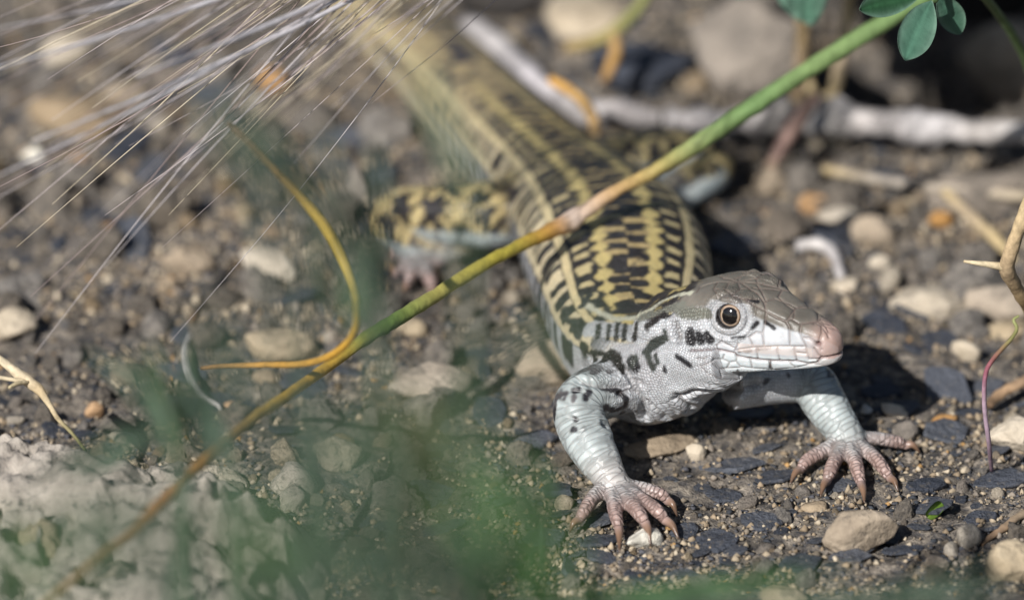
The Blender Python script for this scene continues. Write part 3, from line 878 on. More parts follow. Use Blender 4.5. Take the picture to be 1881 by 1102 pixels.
def skin_mat():
    m, t, N, L, b = nmat('lizard_skin')
    c = attr(t, 'tint'); uv = attr(t, 'scales', 'Vector'); am = attr(t, 'amount', 'Fac')
    vo = N.new('ShaderNodeTexVoronoi'); vo.feature = 'DISTANCE_TO_EDGE'; vo.inputs['Scale'].default_value = 1.0
    vo.inputs['Randomness'].default_value = 0.55
    L.new(uv, vo.inputs['Vector'])
    v1 = N.new('ShaderNodeTexVoronoi'); v1.inputs['Scale'].default_value = 1.0; v1.inputs['Randomness'].default_value = 0.55; L.new(uv, v1.inputs['Vector'])
    edge = N.new('ShaderNodeMapRange'); edge.interpolation_type = 'SMOOTHSTEP'
    edge.inputs[1].default_value = 0.0; edge.inputs[2].default_value = 0.22; edge.inputs[3].default_value = 0.0; edge.inputs[4].default_value = 1.0
    L.new(vo.outputs['Distance'], edge.inputs[0])
    dark = math_(t, 'MULTIPLY', math_(t, 'SUBTRACT', 1.0, edge.outputs[0]), math_(t, 'MULTIPLY', am, 0.42))
    c2 = mix(t, dark, c, mix(t, 1.0, c, (.30, .26, .25), 'MULTIPLY'))
    # each scale a little lighter or darker
    sp = N.new('ShaderNodeSeparateColor'); L.new(v1.outputs['Color'], sp.inputs[0])
    k = math_(t, 'ADD', math_(t, 'MULTIPLY', math_(t, 'MULTIPLY', sp.outputs[0], am), 0.22), 0.89)
    hs = N.new('ShaderNodeHueSaturation'); L.new(c2, hs.inputs['Color']); L.new(k, hs.inputs['Value'])
    L.new(hs.outputs[0], b.inputs['Base Color'])
    b.inputs['Roughness'].default_value = 0.42; b.inputs['Specular IOR Level'].default_value = 0.45
    b.inputs['Subsurface Weight'].default_value = 0.12; b.inputs['Subsurface Radius'].default_value = (.0012, .0006, .0004)
    b.inputs['Subsurface Scale'].default_value = 0.5
    fine = noise(t, coord(t), 2600, 3, .6)
    h = math_(t, 'ADD', math_(t, 'MULTIPLY', edge.outputs[0], am), math_(t, 'MULTIPLY', fine, 0.12))
    bump(t, b, h, 0.7, 0.00018)
    return m
M['skin'] = skin_mat()

LB = np.array([*pxz(1125, 470, 0)[:2], 0.0])
Vo = (V - LB) * U
skin.vertices.foreach_set('co', Vo.astype(np.float32).ravel())
skin.polygons.foreach_set('use_smooth', np.ones(len(skin.polygons), bool)); skin.update()
skin.name = 'body'
add_color(skin, 'tint', COLR); add_vec(skin, 'scales', SUVW)
a = skin.attributes.new('amount', 'FLOAT', 'POINT'); a.data.foreach_set('value', AMT.astype(np.float32))
skin.materials.clear()
liz = obj('lizard', None, loc=LB)
tag(liz, 'whiptail lizard with yellow stripes and black spots, white face, resting on front feet', 'lizard')
obj('body', skin, M['skin'], liz)

# eyes
def eye_mat():
    m, t, N, L, b = nmat('lizard_eye')
    L.new(attr(t, 'tint'), b.inputs['Base Color']); b.inputs['Roughness'].default_value = 0.06
    b.inputs['Specular IOR Level'].default_value = 0.6; b.inputs['Coat Weight'].default_value = 0.6; b.inputs['Coat Roughness'].default_value = 0.03
    return m
M['eye'] = eye_mat()
def make_eye(sgn):
    n, m_ = 60, 64; R = 0.205
    ax = np.array([0.27, sgn * 0.90, 0.20]); ax /= np.linalg.norm(ax)      # gaze, in head space
    a1 = np.cross([0, 0, 1.0], ax); a1 /= np.linalg.norm(a1); a2 = np.cross(ax, a1)
    ph = np.linspace(0, np.pi, n); th = np.linspace(0, 2 * np.pi, m_, endpoint=False)
    vv = []; cc = []
    for p in ph:
        for q in th:
            vv.append(R * (math.cos(p) * ax + math.sin(p) * (math.cos(q) * a1 + math.sin(q) * a2)))
            d = math.degrees(p) * (1 - .10 * abs(math.sin(q)))
            k = (.006, .005, .005) if d < 29 else ((.36, .27, .20) if d < 34 else ((.20, .13, .08) if d < 38 else (.02, .018, .018)))
            cc.append(k)
    f = []
    for i in range(n - 1):
        for j in range(m_):
            f.append((i * m_ + j, i * m_ + (j + 1) % m_, (i + 1) * m_ + (j + 1) % m_, (i + 1) * m_ + j))
    cl = np.array([EYE_L[0] , sgn * (abs(EYE_L[1]) - .15), EYE_L[2]])
    W = (np.array(vv)) @ HM + from_head(cl) - LB
    me = mesh_from('eye', W, f); add_color(me, 'tint', np.array(cc)); obj('eye', me, M['eye'], liz)
make_eye(-1); make_eye(1)

# claws
M['claw'] = tint_mat('claw', 0.3, 400, 0.25, spec=.5)
for a, b, c3, r in CLAWS:
    me = tube_mesh('claw', [a, b, c3], [r * 1.08, r * .74, .008], 6, 10, [(.42, .30, .27), (.22, .135, .09), (.075, .045, .03)], origin=LB)
    obj('claw', me, M['claw'], liz)
print('TIME 21_paint', time.time() - _t0)
# ------------------------------------------------------------------ stones
def ico(sub):
    bm = bmesh.new(); bmesh.ops.create_icosphere(bm, subdivisions=sub, radius=1)
    v = np.array([q.co[:] for q in bm.verts]); f = [tuple(x.index for x in q.verts) for q in bm.faces]; bm.free(); return v, f
ICO = {k: ico(k) for k in (1, 2, 3, 4, 5)}

def rock_verts(sub, seed, planes=9, rough=0.09, roundness=0.14):
    """unit stone: an icosphere cut by random planes, then roughened"""
    r = np.random.default_rng(seed); v, f = ICO[sub]; v = v.copy()
    n = r.normal(size=(planes, 3)); n /= np.linalg.norm(n, axis=1)[:, None]
    d = r.uniform(.48, .88, planes)
    dots = v @ n.T
    cut = np.where(dots > 1e-3, d[None, :] / np.maximum(dots, 1e-3), 9).min(1)
    cut = np.minimum(cut, 1.0)
    rad = roundness * 0.9 + (1 - roundness) * cut
    v = v * rad[:, None]
    v = v * (1 + rough * fbm(v + seed * 3.1, 1.6, 3, seed)[:, None] + rough * .6 * fbm(v + seed, 4.5, 3, seed + 5)[:, None])
    return v, f

STONE_N = 0
def stone(px_, py_, W, H, mat, label, cat='stone', name='stone', sub=4, group=None, zbase=None, flat=None, rotz=None, seed=None, sink=.2, tilt=0.2, deep=0.65, **kw):
    """a stone resting on the ground, its middle seen at the photo pixel"""
    global STONE_N
    STONE_N += 1; seed = STONE_N * 13 + 5 if seed is None else seed
    r = np.random.default_rng(seed)
    c = pxz(px_, py_, 0.2); k = PXCM * DIST / depth(c)
    w = W / k; dp = w * deep
    h = max((H / k - dp * SN * .55) / CS, .34 * w) if flat is None else flat
    z0 = gz(c[0], c[1]) if zbase is None else zbase
    c = pxz(px_, py_, z0 + h * .42)
    if zbase is None:
        z0 = gz(c[0], c[1]); c = pxz(px_, py_, z0 + h * .42)
    v, f = rock_verts(sub, seed, **kw)
    v = v / np.abs(v).max(0)
    v = v * np.array([w / 2, dp / 2, h / 2])
    me = mesh_from(name, v, f)
    o = obj(name, me, M[mat], None, (c[0], c[1], z0 + h * (.5 - sink)), (r.uniform(-tilt, tilt), r.uniform(-tilt, tilt), r.uniform(-.3, .3) if rotz is None else rotz))
    return tag(o, label, cat, group)

# left of the lizard
stone(150, 200, 200, 100, 'tan', 'broad pale tan stone with an orange edge behind the grass awns')
stone(218, 172, 120, 90, 'tan', 'brown tan stone leaning on the broad pale stone behind the awns')
stone(60, 281, 48, 42, 'white', 'small bright white pebble beside the broad tan stone', 'pebble', 'pebble', 3)
stone(125, 92, 95, 85, 'cream', 'tan stone standing behind the broad pale stone', roundness=.6)
stone(299, 390, 58, 36, 'orange', 'single orange pebble on the soil left of the spotted hind leg', 'pebble', 'pebble', 3, roundness=.8)
stone(18, 592, 100, 80, 'cream', 'pale blocky stone with a dark shadow beside it', planes=7, rotz=.2)
stone(345, 470, 105, 78, 'tan', 'rough tan stone beneath the long thin awns')
stone(493, 480, 120, 72, 'cream', 'wedge shaped pale stone left of the curled orange stalk', planes=7, rotz=-.5)
stone(305, 522, 46, 46, 'tan', 'small upright tan pebble below the rough tan stone', 'pebble', 'pebble', 3)
stone(512, 628, 150, 74, 'cream', 'cream coloured blocky stone lying inside the bend of the orange stalk', planes=7, rotz=.1, seed=321)
stone(492, 690, 66, 32, 'tan', 'small tan stone just under the orange stalk', sub=3)
stone(232, 806, 70, 40, 'cream', 'whitish stone at the crest of the gravel mound', sub=4)
stone(170, 750, 44, 42, 'orange', 'rusty tan pebble at the back of the gravel mound', 'pebble', 'pebble', 3)
stone(428, 742, 38, 20, 'orange', 'flat orange tan pebble at the tip of the grey rootlet', 'pebble', 'pebble', 3)
stone(500, 145, 66, 60, 'orange', 'bright orange pebble behind the dense awns', 'pebble', 'pebble', 3, roundness=.8)
stone(756, 600, 64, 52, 'cream', 'pale pebble below the spotted hind foot', 'pebble', 'pebble', 3)
stone(790, 690, 170, 90, 'tan', 'large tan stone behind the blurred green leaves')
stone(1000, 662, 130, 100, 'tan', 'large tan stone against the white flank of the lizard', seed=77)
stone(1215, 812, 150, 46, 'tan', 'flat brown stone under the chest of the lizard', flat=.24, deep=.6, sink=.3)
# right of the lizard
stone(1605, 420, 88, 76, 'tan', 'round smooth tan pebble beside the curved grey root', 'pebble', 'pebble', 4, roundness=.85, rough=.03, seed=41)
stone(1616, 480, 44, 42, 'cream', 'small round cream pebble below the round tan pebble', 'pebble', 'pebble', 3, roundness=.8)
stone(1729, 400, 48, 38, 'orange', 'oval orange tan pebble left of the long straws', 'pebble', 'pebble', 3, roundness=.85)
stone(1664, 375, 36, 40, 'cream', 'small pale pebble above the oval orange pebble', 'pebble', 'pebble', 3)
stone(1497, 368, 66, 50, 'orange', 'rough orange tan stone beyond the lizard back', sub=3)
stone(1548, 392, 100, 34, 'cream', 'long narrow cream stone touching the round tan pebble', sub=3)
stone(1422, 330, 74, 70, 'tan', 'tan stone at the foot of the reddish root', sub=3)
stone(1712, 545, 160, 84, 'cream', 'broad flat cream stone lit by sun behind the head shadow', seed=15, deep=.7)
stone(1838, 548, 150, 84, 'tan', 'broad tan stone below the thorny tan twig', seed=16)
stone(1862, 603, 110, 44, 'cream', 'low pale stone in front of the thorny tan twig', sub=4)
stone(1590, 968, 165, 112, 'tan', 'large tan stone in front of the far forefoot', seed=1207, planes=9, sink=.2, sub=5)
stone(1866, 1030, 110, 100, 'cream', 'chunky pale stone below the dry curled bark', seed=19, sub=5)
stone(1866, 795, 110, 90, 'cream', 'pale rough stone beside the thin purple stem', seed=23, sub=5)
stone(1440, 1092, 90, 56, 'cream', 'smooth pale stone in front of the large tan stone', roundness=.7, seed=29)
stone(1277, 829, 42, 46, 'cream', 'small white pebble between the two forefeet', 'pebble', 'pebble', 3, planes=6, seed=5)
stone(1180, 984, 78, 58, 'white', 'white stone gripped under the toes of the near forefoot', sub=4, seed=31, planes=9, flat=.32, sink=.25)
stone(1500, 930, 60, 24, 'tan', 'low tan stone by the claws of the far forefoot', sub=3)
stone(1640, 752, 60, 26, 'cream', 'pinkish cream chip behind the far forefoot', 'pebble', 'pebble', 3)
stone(1590, 750, 26, 24, 'white', 'tiny white pebble behind the far forefoot', 'pebble', 'pebble', 3)
stone(1772, 642, 64, 50, 'cream', 'pale squarish stone right of the head shadow', sub=3)
stone(1550, 520, 70, 34, 'cream', 'small pale stone just behind the snout', sub=3)
stone(1700, 300, 40, 20, 'tan', 'small tan stone below the white stick', sub=3)
stone(1740, 770, 60, 22, 'orange', 'flat rusty chip between slate pieces', 'pebble', 'pebble', 3, flat=.08)
# behind the lizard
stone(1075, 22, 180, 110, 'cream', 'blurred pale tan rock behind the lizard tail', 'rock', 'rock', 4, deep=.9)
stone(940, -12, 230, 90, 'darkrock_shade', 'dark reddish rock at the back beside the pale tan rock', 'rock', 'rock', 4)
stone(1395, 70, 270, 250, 'greyrock', 'big grey brown rock behind the green grass stem', 'rock', 'rock', 5, deep=.7, seed=61, sink=.2)
stone(1185, 120, 230, 120, 'slate', 'blurred blue grey slate slab behind the spotted hind leg', 'rock', 'rock', 4, deep=.8, seed=62)
stone(1880, 120, 250, 230, 'tan', 'tall tan rock beside the dark hollow', 'rock', 'rock', 5, deep=.6, seed=64, sink=.15, tilt=.05)
stone(1800, 330, 300, 60, 'greyrock', 'low grey brown ledge under the white stick', 'rock', 'rock', 4, deep=.4, sink=.4)
# crumbly limestone ledge close to the lens on the left
def ledge():
    xs = np.arange(-11.5, -1.6, .045); ys = np.arange(-8.5, .9, .045)
    X, Y = np.meshgrid(xs, ys); p = np.stack([X, Y, X * 0], -1)
    e = -(X + 2.05 + .6 * fbm(p, .8, 3, 131)); f = -(Y + .75 + .16 * (X + 5.5) + .45 * fbm(p, .9, 3, 132))
    k = sstep(-.1, 1.0, e) * sstep(-.1, .6, f)
    top = .85 + .40 * fbm(p, .55, 2, 133)
    rel = .34 * fbm(p, 1.5, 4, 134) + .20 * np.abs(fbm(p, 2.6, 3, 135)) - .34 * sstep(.12, .32, fbm(p, 2.4, 2, 137)) + .09 * fbm(p, 6, 2, 136)
    Zl = ground_h(X, Y) * .25 - .5 + k * (top + .5 + rel)
    V = np.stack([X, Y, Zl], -1).reshape(-1, 3)
    c0 = np.array([-6.0, -3.0, 0.0])
    me = mesh_from('limestone_ledge', V - c0, grid_faces(len(ys), len(xs)))
    md_ = me
    o = obj('limestone_ledge', me, M['ledge'], None, c0)
    tag(o, 'pale crumbly limestone ledge blurred under the green herb leaves', 'rock')
ledge()
# rocks closing the hollow, their near-black colour standing in for shade
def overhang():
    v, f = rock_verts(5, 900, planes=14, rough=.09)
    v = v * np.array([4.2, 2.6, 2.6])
    o = obj('boulder', mesh_from('boulder', v, f), M['darkrock_shade'], None, (8.4, 15.2, 2.0), (.1, -.1, .2))
    tag(o, 'boulder coloured dark as shade, overhanging the black hollow behind the leaves', 'boulder')
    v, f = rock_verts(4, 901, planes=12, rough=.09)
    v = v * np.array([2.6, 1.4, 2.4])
    o = obj('boulder', mesh_from('boulder', v, f), M['darkrock_shade'], None, (6.2, 15.6, 0.6), (0, 0, .1))
    tag(o, 'rock coloured dark as shade, closing the back of the black hollow', 'boulder')
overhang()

# ------------------------------------------------------------------ slate chips and pebbles
def chip_verts(seed):
    r = np.random.default_rng(seed); k = int(r.integers(6, 10))
    a = np.sort(np.linspace(0, 2 * np.pi, k, endpoint=False) + r.uniform(-.3, .3, k))
    rad = r.uniform(.70, 1.0, k); asp = r.uniform(.45, .85)
    x, y = rad * np.cos(a), rad * np.sin(a) * asp
    t = r.uniform(.055, .12); V = []
    for sc_, z in ((.90, -t), (1.0, -t * .5), (1.0, t * .35), (.90, t)):
        jit = r.uniform(.96, 1.04, k)
        for j in range(k): V.append((x[j] * sc_ * jit[j], y[j] * sc_ * jit[j], z + .10 * t * r.normal() + .05 * x[j]))
    F = [tuple(range(k - 1, -1, -1)), tuple(3 * k + j for j in range(k))]
    for i in range(3):
        for j in range(k): F.append((i * k + j, i * k + (j + 1) % k, (i + 1) * k + (j + 1) % k, (i + 1) * k + j))
    return np.array(V), F
CHIPS = []
for i in range(14):
    v, f = chip_verts(500 + i); me = mesh_from('slate_chip', v, f, smooth=False); me.materials.append(M['slate']); CHIPS.append(me)
PEBS = {}
for key in ('tan', 'cream', 'orange', 'greyrock', 'white'):
    PEBS[key] = []
    for i in range(6):
        v, f = rock_verts(3, 700 + i * 7 + len(key), planes=7, roundness=.05, rough=.16)
        me = mesh_from('pebble', v, f); me.materials.append(M[key]); PEBS[key].append(me)

# footprint of the lizard: keep larger pieces out of it
body_xy = TRUNK[:, :2]
feet = np.array([pxz(a, b, 0)[:2] for a, b in ((1135, 905), (1565, 815), (800, 470), (1230, 360), (1080, 830), (1530, 770), (880, 400), (1200, 320))])
toes = np.array([pxz(a[0], a[1], 0.05)[:2] for s_ in FING for r_ in FING[s_] for a in r_] + [pxz(a, b, .05)[:2] for s_ in TIPS for a, b in TIPS[s_]])
def clear(x, y, m):
    d = np.linalg.norm(body_xy - np.array([x, y]), axis=1).min()
    d2 = np.linalg.norm(feet - np.array([x, y]), axis=1).min()
    d3 = np.linalg.norm(toes - np.array([x, y]), axis=1).min()
    return d > .62 + m and d2 > .30 + m and d3 > .10 + m
def inview(x, y, z=0.0, mar=60):
    q = np.array([x, y, z]) - CAM; t = q @ DV
    px_ = 940.5 + (q @ RV) / t * DIST * PXCM; py_ = 551 - (q @ UV) / t * DIST * PXCM
    return -mar < px_ < 1881 + mar and -mar < py_ < 1102 + mar, px_, py_

PLACED = []
MARKS = [(150, 230, 'broad pale tan stone'), (20, 630, 'pale blocky stone'), (345, 505, 'rough tan stone'), (493, 515, 'wedge shaped pale stone'), (512, 660, 'cream blocky stone'),
         (232, 825, 'crest of the gravel mound'), (300, 405, 'orange pebble'), (60, 300, 'bright white pebble'), (500, 170, 'dense awns'), (400, 730, 'thin grey rootlet'), (760, 510, 'near hind foot'),
         (790, 730, 'large tan stone under the green leaves'), (1000, 700, 'near flank of the lizard'), (1120, 960, 'near forefoot'), (1280, 850, 'small white pebble between the forefeet'), (1310, 985, 'claws of the near forefoot'),
         (1560, 860, 'far forefoot'), (1590, 1010, 'large tan stone before the far forefoot'), (1866, 1070, 'chunky pale stone'), (1866, 830, 'pale rough stone'), (1820, 700, 'thin purple stem'),
         (1640, 660, 'shadow of the head'), (1712, 575, 'broad flat cream stone'), (1850, 480, 'thorny tan twig'), (1605, 450, 'round tan pebble'), (1700, 340, 'long level straw'), (1500, 260, 'white stick'),
         (1000, 180, 'bent grey stick'), (1395, 150, 'big grey brown rock'), (1250, 390, 'far hind leg'), (1380, 480, 'back of the head'), (1075, 60, 'blurred pale tan rock'), (300, 1000, 'front of the gravel mound'), (700, 300, 'tail of the lizard'),
         (600, 850, 'long leaning grass'), (900, 860, 'blurred green leaves'), (200, 60, 'thick white awns'), (1440, 1080, 'smooth pale stone'), (1750, 950, 'scrap of green leaf')]
MXY = np.array([pxz(a, b, 0)[:2] for a, b, _ in MARKS])
def name_small(o, cat, what, x, y):
    k = int(np.argmin(((MXY - np.array([x, y])) ** 2).sum(1)))
    tag(o, f'{what} near the {MARKS[k][2]}', cat, f'{what}s near the {MARKS[k][2]}')
def too_close(x, y, r):
    for a, b, c in PLACED:
        if (a - x) ** 2 + (b - y) ** 2 < (.62 * (r + c)) ** 2: return True
    return False
rs = np.random.default_rng(77)
# chips the photograph lets one pick out near the forefeet: px, py, half length px, turn
for (a, b, L_, tz) in [(1310, 988, 58, .2), (1330, 903, 62, -.1), (1290, 890, 40, .5), (1095, 984, 46, -.1), (1255, 975, 34, 1.0), (1345, 850, 60, .05),
                    (1405, 820, 40, .3), (1420, 870, 44, .1), (1060, 1010, 40, .4), (1105, 1015, 34, -.6), (1210, 920, 36, .3), (1380, 760, 40, .2),
                    (1690, 975, 42, -.2), (1640, 990, 34, .8), (1560, 1030, 44, .1), (1470, 1040, 40, -.2), (1500, 1000, 36, .5), (1660, 1015, 40, .3),
                    (1780, 760, 46, .0), (1740, 800, 44, .2), (1840, 880, 50, .1), (1700, 900, 36, .6), (1330, 1040, 46, .4), (1250, 1050, 40, .1),
                    (1180, 1060, 44, -.3), (1400, 960, 40, .2), (1450, 940, 34, -.4), (1540, 890, 30, .3), (1760, 830, 38, .5), (1800, 960, 40, .2),
                    (1290, 1010, 40, .7), (1350, 1010, 42, -.2), (1000, 985, 40, .2), (1030, 940, 44, .1), (1100, 950, 34, .9), (1230, 870, 30, .1)]:
    c = pxz(a, b, .03); r = L_ / PXCM * rs.uniform(.55, 1.35)
    o = obj('slate_chip', CHIPS[int(rs.integers(14))], None, None, (c[0], c[1], gz(c[0], c[1]) + .02 + .05 * r), (rs.uniform(-.2, .2), rs.uniform(-.2, .2), tz), (r * U / U, r, r * .9))
    name_small(o, 'slate chip', 'flat dark grey slate chip', c[0], c[1]); PLACED.append((c[0], c[1], r))
n_chip, tries = 36, 0
while n_chip < 290 and tries < 20000:
    tries += 1
    y = -2.6 + 17 * rs.random() ** 1.35; x = rs.uniform(-7.6, 7.6)
    r = .11 + .38 * rs.random() ** 2.0
    if y > 6: r *= 1.25
    ok, a, b = inview(x, y)
    if not ok or not clear(x, y, r * .7) or too_close(x, y, r): continue
    if a < 620 and b > 800 and r > .25: continue
    o = obj('slate_chip', CHIPS[int(rs.integers(14))], None, None, (x, y, gz(x, y) + .015 + .05 * r), (rs.normal() * .22, rs.normal() * .22, rs.uniform(0, 6.28)), (r, r, r * rs.uniform(.8, 1.6)))
    name_small(o, 'slate chip', 'flat dark grey slate chip', x, y); PLACED.append((x, y, r)); n_chip += 1
n_p, tries = 0, 0
PLAB = {'tan': 'small tan pebble', 'cream': 'small cream pebble', 'orange': 'small rusty pebble',
        'greyrock': 'small grey brown pebble', 'white': 'small off-white pebble'}
keys = ['tan'] * 11 + ['cream'] * 5 + ['orange'] * 1 + ['greyrock'] * 8
while n_p < 290 and tries < 20000:
    tries += 1
    y = -2.6 + 17 * rs.random() ** 1.25; x = rs.uniform(-7.6, 7.6)
    r = .05 + .17 * rs.random() ** 2.4
    if y > 5: r *= 1.5
    ok, a, b = inview(x, y)
    if a < 640 and b > 820: r *= 1.7
    if not ok or not clear(x, y, r * .5) or too_close(x, y, r * .8): continue
    k = keys[int(rs.integers(len(keys)))]
    o = obj('pebble', PEBS[k][int(rs.integers(6))], None, None, (x, y, gz(x, y) + .2 * r), (rs.uniform(0, 6), rs.uniform(0, 6), rs.uniform(0, 6)), (r, r * rs.uniform(.7, 1), r * rs.uniform(.6, .9)))
    name_small(o, 'pebble', PLAB[k], x, y); PLACED.append((x, y, r)); n_p += 1

# clods of soil
CLODS = []
for i in range(10):
    v, f = rock_verts(4, 1500 + i, planes=6, rough=.42, roundness=.2)
    me = mesh_from('soil_clod', v, f); me.materials.append(M['clod']); CLODS.append(me)
PCL = []
for i in range(6):
    v, f = rock_verts(4, 1600 + i, planes=6, rough=.36, roundness=.2)
    me = mesh_from('soil_clod', v, f); me.materials.append(M['cream']); PCL.append(me)
n_c_, tries = 0, 0
while n_c_ < 290 and tries < 20000:
    tries += 1
    y = -4.2 + 18 * rs.random() ** 1.1; x = rs.uniform(-7.6, 7.6)
    ok, a, b = inview(x, y, gz(x, y))
    mound = a < 640 and b > 810
    r = .10 + .30 * rs.random() ** 2.0
    if a > 1000 and b > 700: r *= .55
    if y > 5: r *= 1.3
    if not ok or not clear(x, y, r * .6) or (not mound and too_close(x, y, r * .7)): continue
    if a > 1000 and rs.random() < .45: continue
    if mound and rs.random() < .75: continue
    pale = mound and rs.random() < .8
    o = obj('soil_clod', (PCL[int(rs.integers(6))] if pale else CLODS[int(rs.integers(10))]), None, None, (x, y, gz(x, y) + .12 * r), (rs.uniform(0, 6), rs.uniform(0, 6), rs.uniform(0, 6)), (r, r * rs.uniform(.7, 1), r * rs.uniform(.6, .9)))
    name_small(o, 'clod', 'pale crumbly clod' if pale else 'rough brown soil clod', x, y); PLACED.append((x, y, r)); n_c_ += 1

# grit: too fine to count
def grit():
    base = np.array([[1, 0, 0], [-1, 0, 0], [0, 1, 0], [0, -1, 0], [0, 0, 1], [0, 0, -1]], float)
    bf = np.array([[0, 2, 4], [2, 1, 4], [1, 3, 4], [3, 0, 4], [2, 0, 5], [1, 2, 5], [3, 1, 5], [0, 3, 5]])
    cube = np.array([[a, b, c] for a in (-1, 1) for b in (-1, 1) for c in (-1, 1)], float) * .75
    n = 115000
    y = -3.2 + 18 * rs.random(n) ** 1.6; x = rs.uniform(-8.2, 8.2, n)
    cl = vnoise(np.stack([x, y, x * 0], -1), 1.1, 8) > rs.uniform(-1.1, .9, n)
    x, y = x[cl], y[cl]; n = len(x)
    r = .012 + .055 * rs.random(n) ** 3.0
    r = r * np.where(y > 4, 1.35, 1.0)
    z = ground_h(x, y) + r * .35
    V = base[None] * rs.uniform(.55, 1.25, (n, 6, 1)) + rs.normal(0, .15, (n, 6, 3))
    fl = rs.random(n) < .42
    V[:, :, 2] *= np.where(fl, .35, .85)[:, None]
    an = rs.uniform(0, 6.28, n); ca, sa = np.cos(an)[:, None], np.sin(an)[:, None]
    X = V[..., 0] * ca - V[..., 1] * sa; Y = V[..., 0] * sa + V[..., 1] * ca
    W = np.stack([X * r[:, None] + x[:, None], Y * r[:, None] + y[:, None], V[..., 2] * r[:, None] + z[:, None]], -1).reshape(-1, 3)
    F = (bf[None] + (np.arange(n) * 6)[:, None, None]).reshape(-1, 3)
    pal = np.array([[.30, .23, .155], [.42, .34, .24], [.20, .165, .125], [.055, .06, .07], [.09, .09, .10], [.50, .42, .31], [.40, .24, .10], [.26, .22, .18]])
    w = np.where(fl, 3 + (rs.random(n) < .5), rs.choice([0, 1, 2, 5, 6, 7], n, p=[.24, .2, .22, .13, .02, .19]))
    C = pal[w] * rs.uniform(.75, 1.2, (n, 1))
    me = mesh_from('grit', W, F, smooth=False); add_color(me, 'tint', np.repeat(C, 6, axis=0))
    tag(obj('grit', me, M['grit']), 'fine tan and grey grit covering the soil', 'grit', None, 'stuff')
grit()
print('TIME stones', time.time() - _t0)
# ------------------------------------------------------------------ sticks, straws and stalks
def px_tube(name, rows, seg=8, n=6, mat='straw', wob=0.0, parent=None, origin=None, flat=1.0):
    """rows: px py delta radius_px colour ; delta is depth from the focus plane (cm), or ('z', height) to stand on a plane"""
    pts, rad, cs = [], [], []
    for a, b, d, r, c in rows:
        q = pxz(a, b, d[1]) if isinstance(d, tuple) else pxd(a, b, d)
        pts.append(q); rad.append(r / (PXCM * DIST / depth(q))); cs.append(c)
    org = np.array(pts[0]) if origin is None else origin
    me = tube_mesh(name, pts, rad, n, seg, cs, wob=wob, seed=len(rows) * 7, origin=org, flat=flat)
    o = obj(name, me, M[mat], parent, org if parent is None else (0, 0, 0))
    return o, org
GREY = (.42, .39, .38); PALE = (.62, .58, .55); STRAW = (.52, .40, .22); DSTRAW = (.34, .24, .12); BRN = (.16, .10, .06); ORG = (.62, .33, .07)
Z = lambda h: ('z', h)
o, _ = px_tube('stick', [(1225, 222, Z(.45), 24, GREY), (1330, 226, Z(.5), 24, (.40, .37, .36)), (1420, 214, Z(.55), 27, (.50, .46, .43)), (1500, 218, Z(.55), 33, PALE), (1600, 226, Z(.55), 30, (.48, .44, .42)),
         (1720, 236, Z(.55), 28, (.50, .47, .46)), (1800, 242, Z(.55), 23, (.46, .42, .39)), (1880, 246, Z(.55), 15, (.5, .47, .45)), (1930, 250, Z(.55), 10, GREY)], 18, 14, 'wood', .9)
tag(o, 'white weathered stick lying along the back by the dark hollow', 'stick')
o, _ = px_tube('stick', [(858, 48, Z(.4), 24, GREY), (930, 110, Z(.4), 30, (.46, .43, .42)), (985, 165, Z(.4), 30, (.46, .43, .44)), (1060, 200, Z(.4), 26, GREY), (1150, 212, Z(.4), 24, (.36, .33, .32)), (1215, 216, Z(.4), 14, GREY)], 12, 8, 'wood', .5)
tag(o, 'bent grey stick lying beside the tail of the lizard', 'stick')
o, _ = px_tube('rootlet', [(1462, 452, Z(.12), 11, GREY), (1500, 448, Z(.16), 12, PALE), (1530, 466, Z(.16), 12, GREY), (1543, 500, Z(.12), 10, GREY), (1545, 520, Z(.05), 7, GREY)], 8, 6, 'wood', .3)
tag(o, 'curved grey root piece beside the round tan pebble', 'root')
o, _ = px_tube('straw', [(1515, 312, Z(.25), 10, STRAW), (1610, 330, Z(.25), 10, (.38, .33, .27)), (1720, 345, Z(.28), 10, (.40, .34, .27)), (1890, 362, Z(.3), 10, (.46, .38, .27))], 7, 6, 'straw', .2)
tag(o, 'long dry straw lying level below the white stick', 'straw')
o, _ = px_tube('straw', [(1735, 352, Z(.36), 9, STRAW), (1780, 395, Z(.24), 12, (.42, .33, .22)), (1830, 440, Z(.15), 12, STRAW), (1862, 478, Z(.08), 8, STRAW)], 7, 6, 'straw', .2)
tag(o, 'short dry straw slanting down from the long level straw', 'straw')
o, _ = px_tube('rootlet', [(1500, 178, Z(1.0), 12, (.30, .20, .16)), (1455, 240, Z(.8), 16, (.26, .17, .14)), (1425, 290, Z(.45), 13, (.30, .20, .16)), (1395, 345, Z(.12), 9, STRAW)], 8, 6, 'wood', .4)
tag(o, 'reddish brown root slanting across the white stick', 'root')
o, _ = px_tube('stalk', [(1562, -40, 9.0, 9, STRAW), (1556, 40, 9.2, 10, STRAW), (1545, 110, 9.3, 11, (.46, .36, .24)), (1532, 165, 9.4, 11, STRAW), (1508, 186, 9.4, 10, STRAW), (1490, 165, 9.4, 9, STRAW), (1486, 140, 9.4, 6, STRAW)], 8, 6, 'straw', .25)
tag(o, 'dry tan hooked stalk hanging before the black hollow', 'stalk')
o, _ = px_tube('stalk', [(1478, -40, 9.8, 11, DSTRAW), (1474, 60, 9.9, 12, DSTRAW), (1470, 140, 10.0, 12, (.30, .22, .14)), (1462, 205, 10.1, 10, DSTRAW)], 8, 6, 'straw', .25)
tag(o, 'brown dry stalk standing against the big grey brown rock', 'stalk')
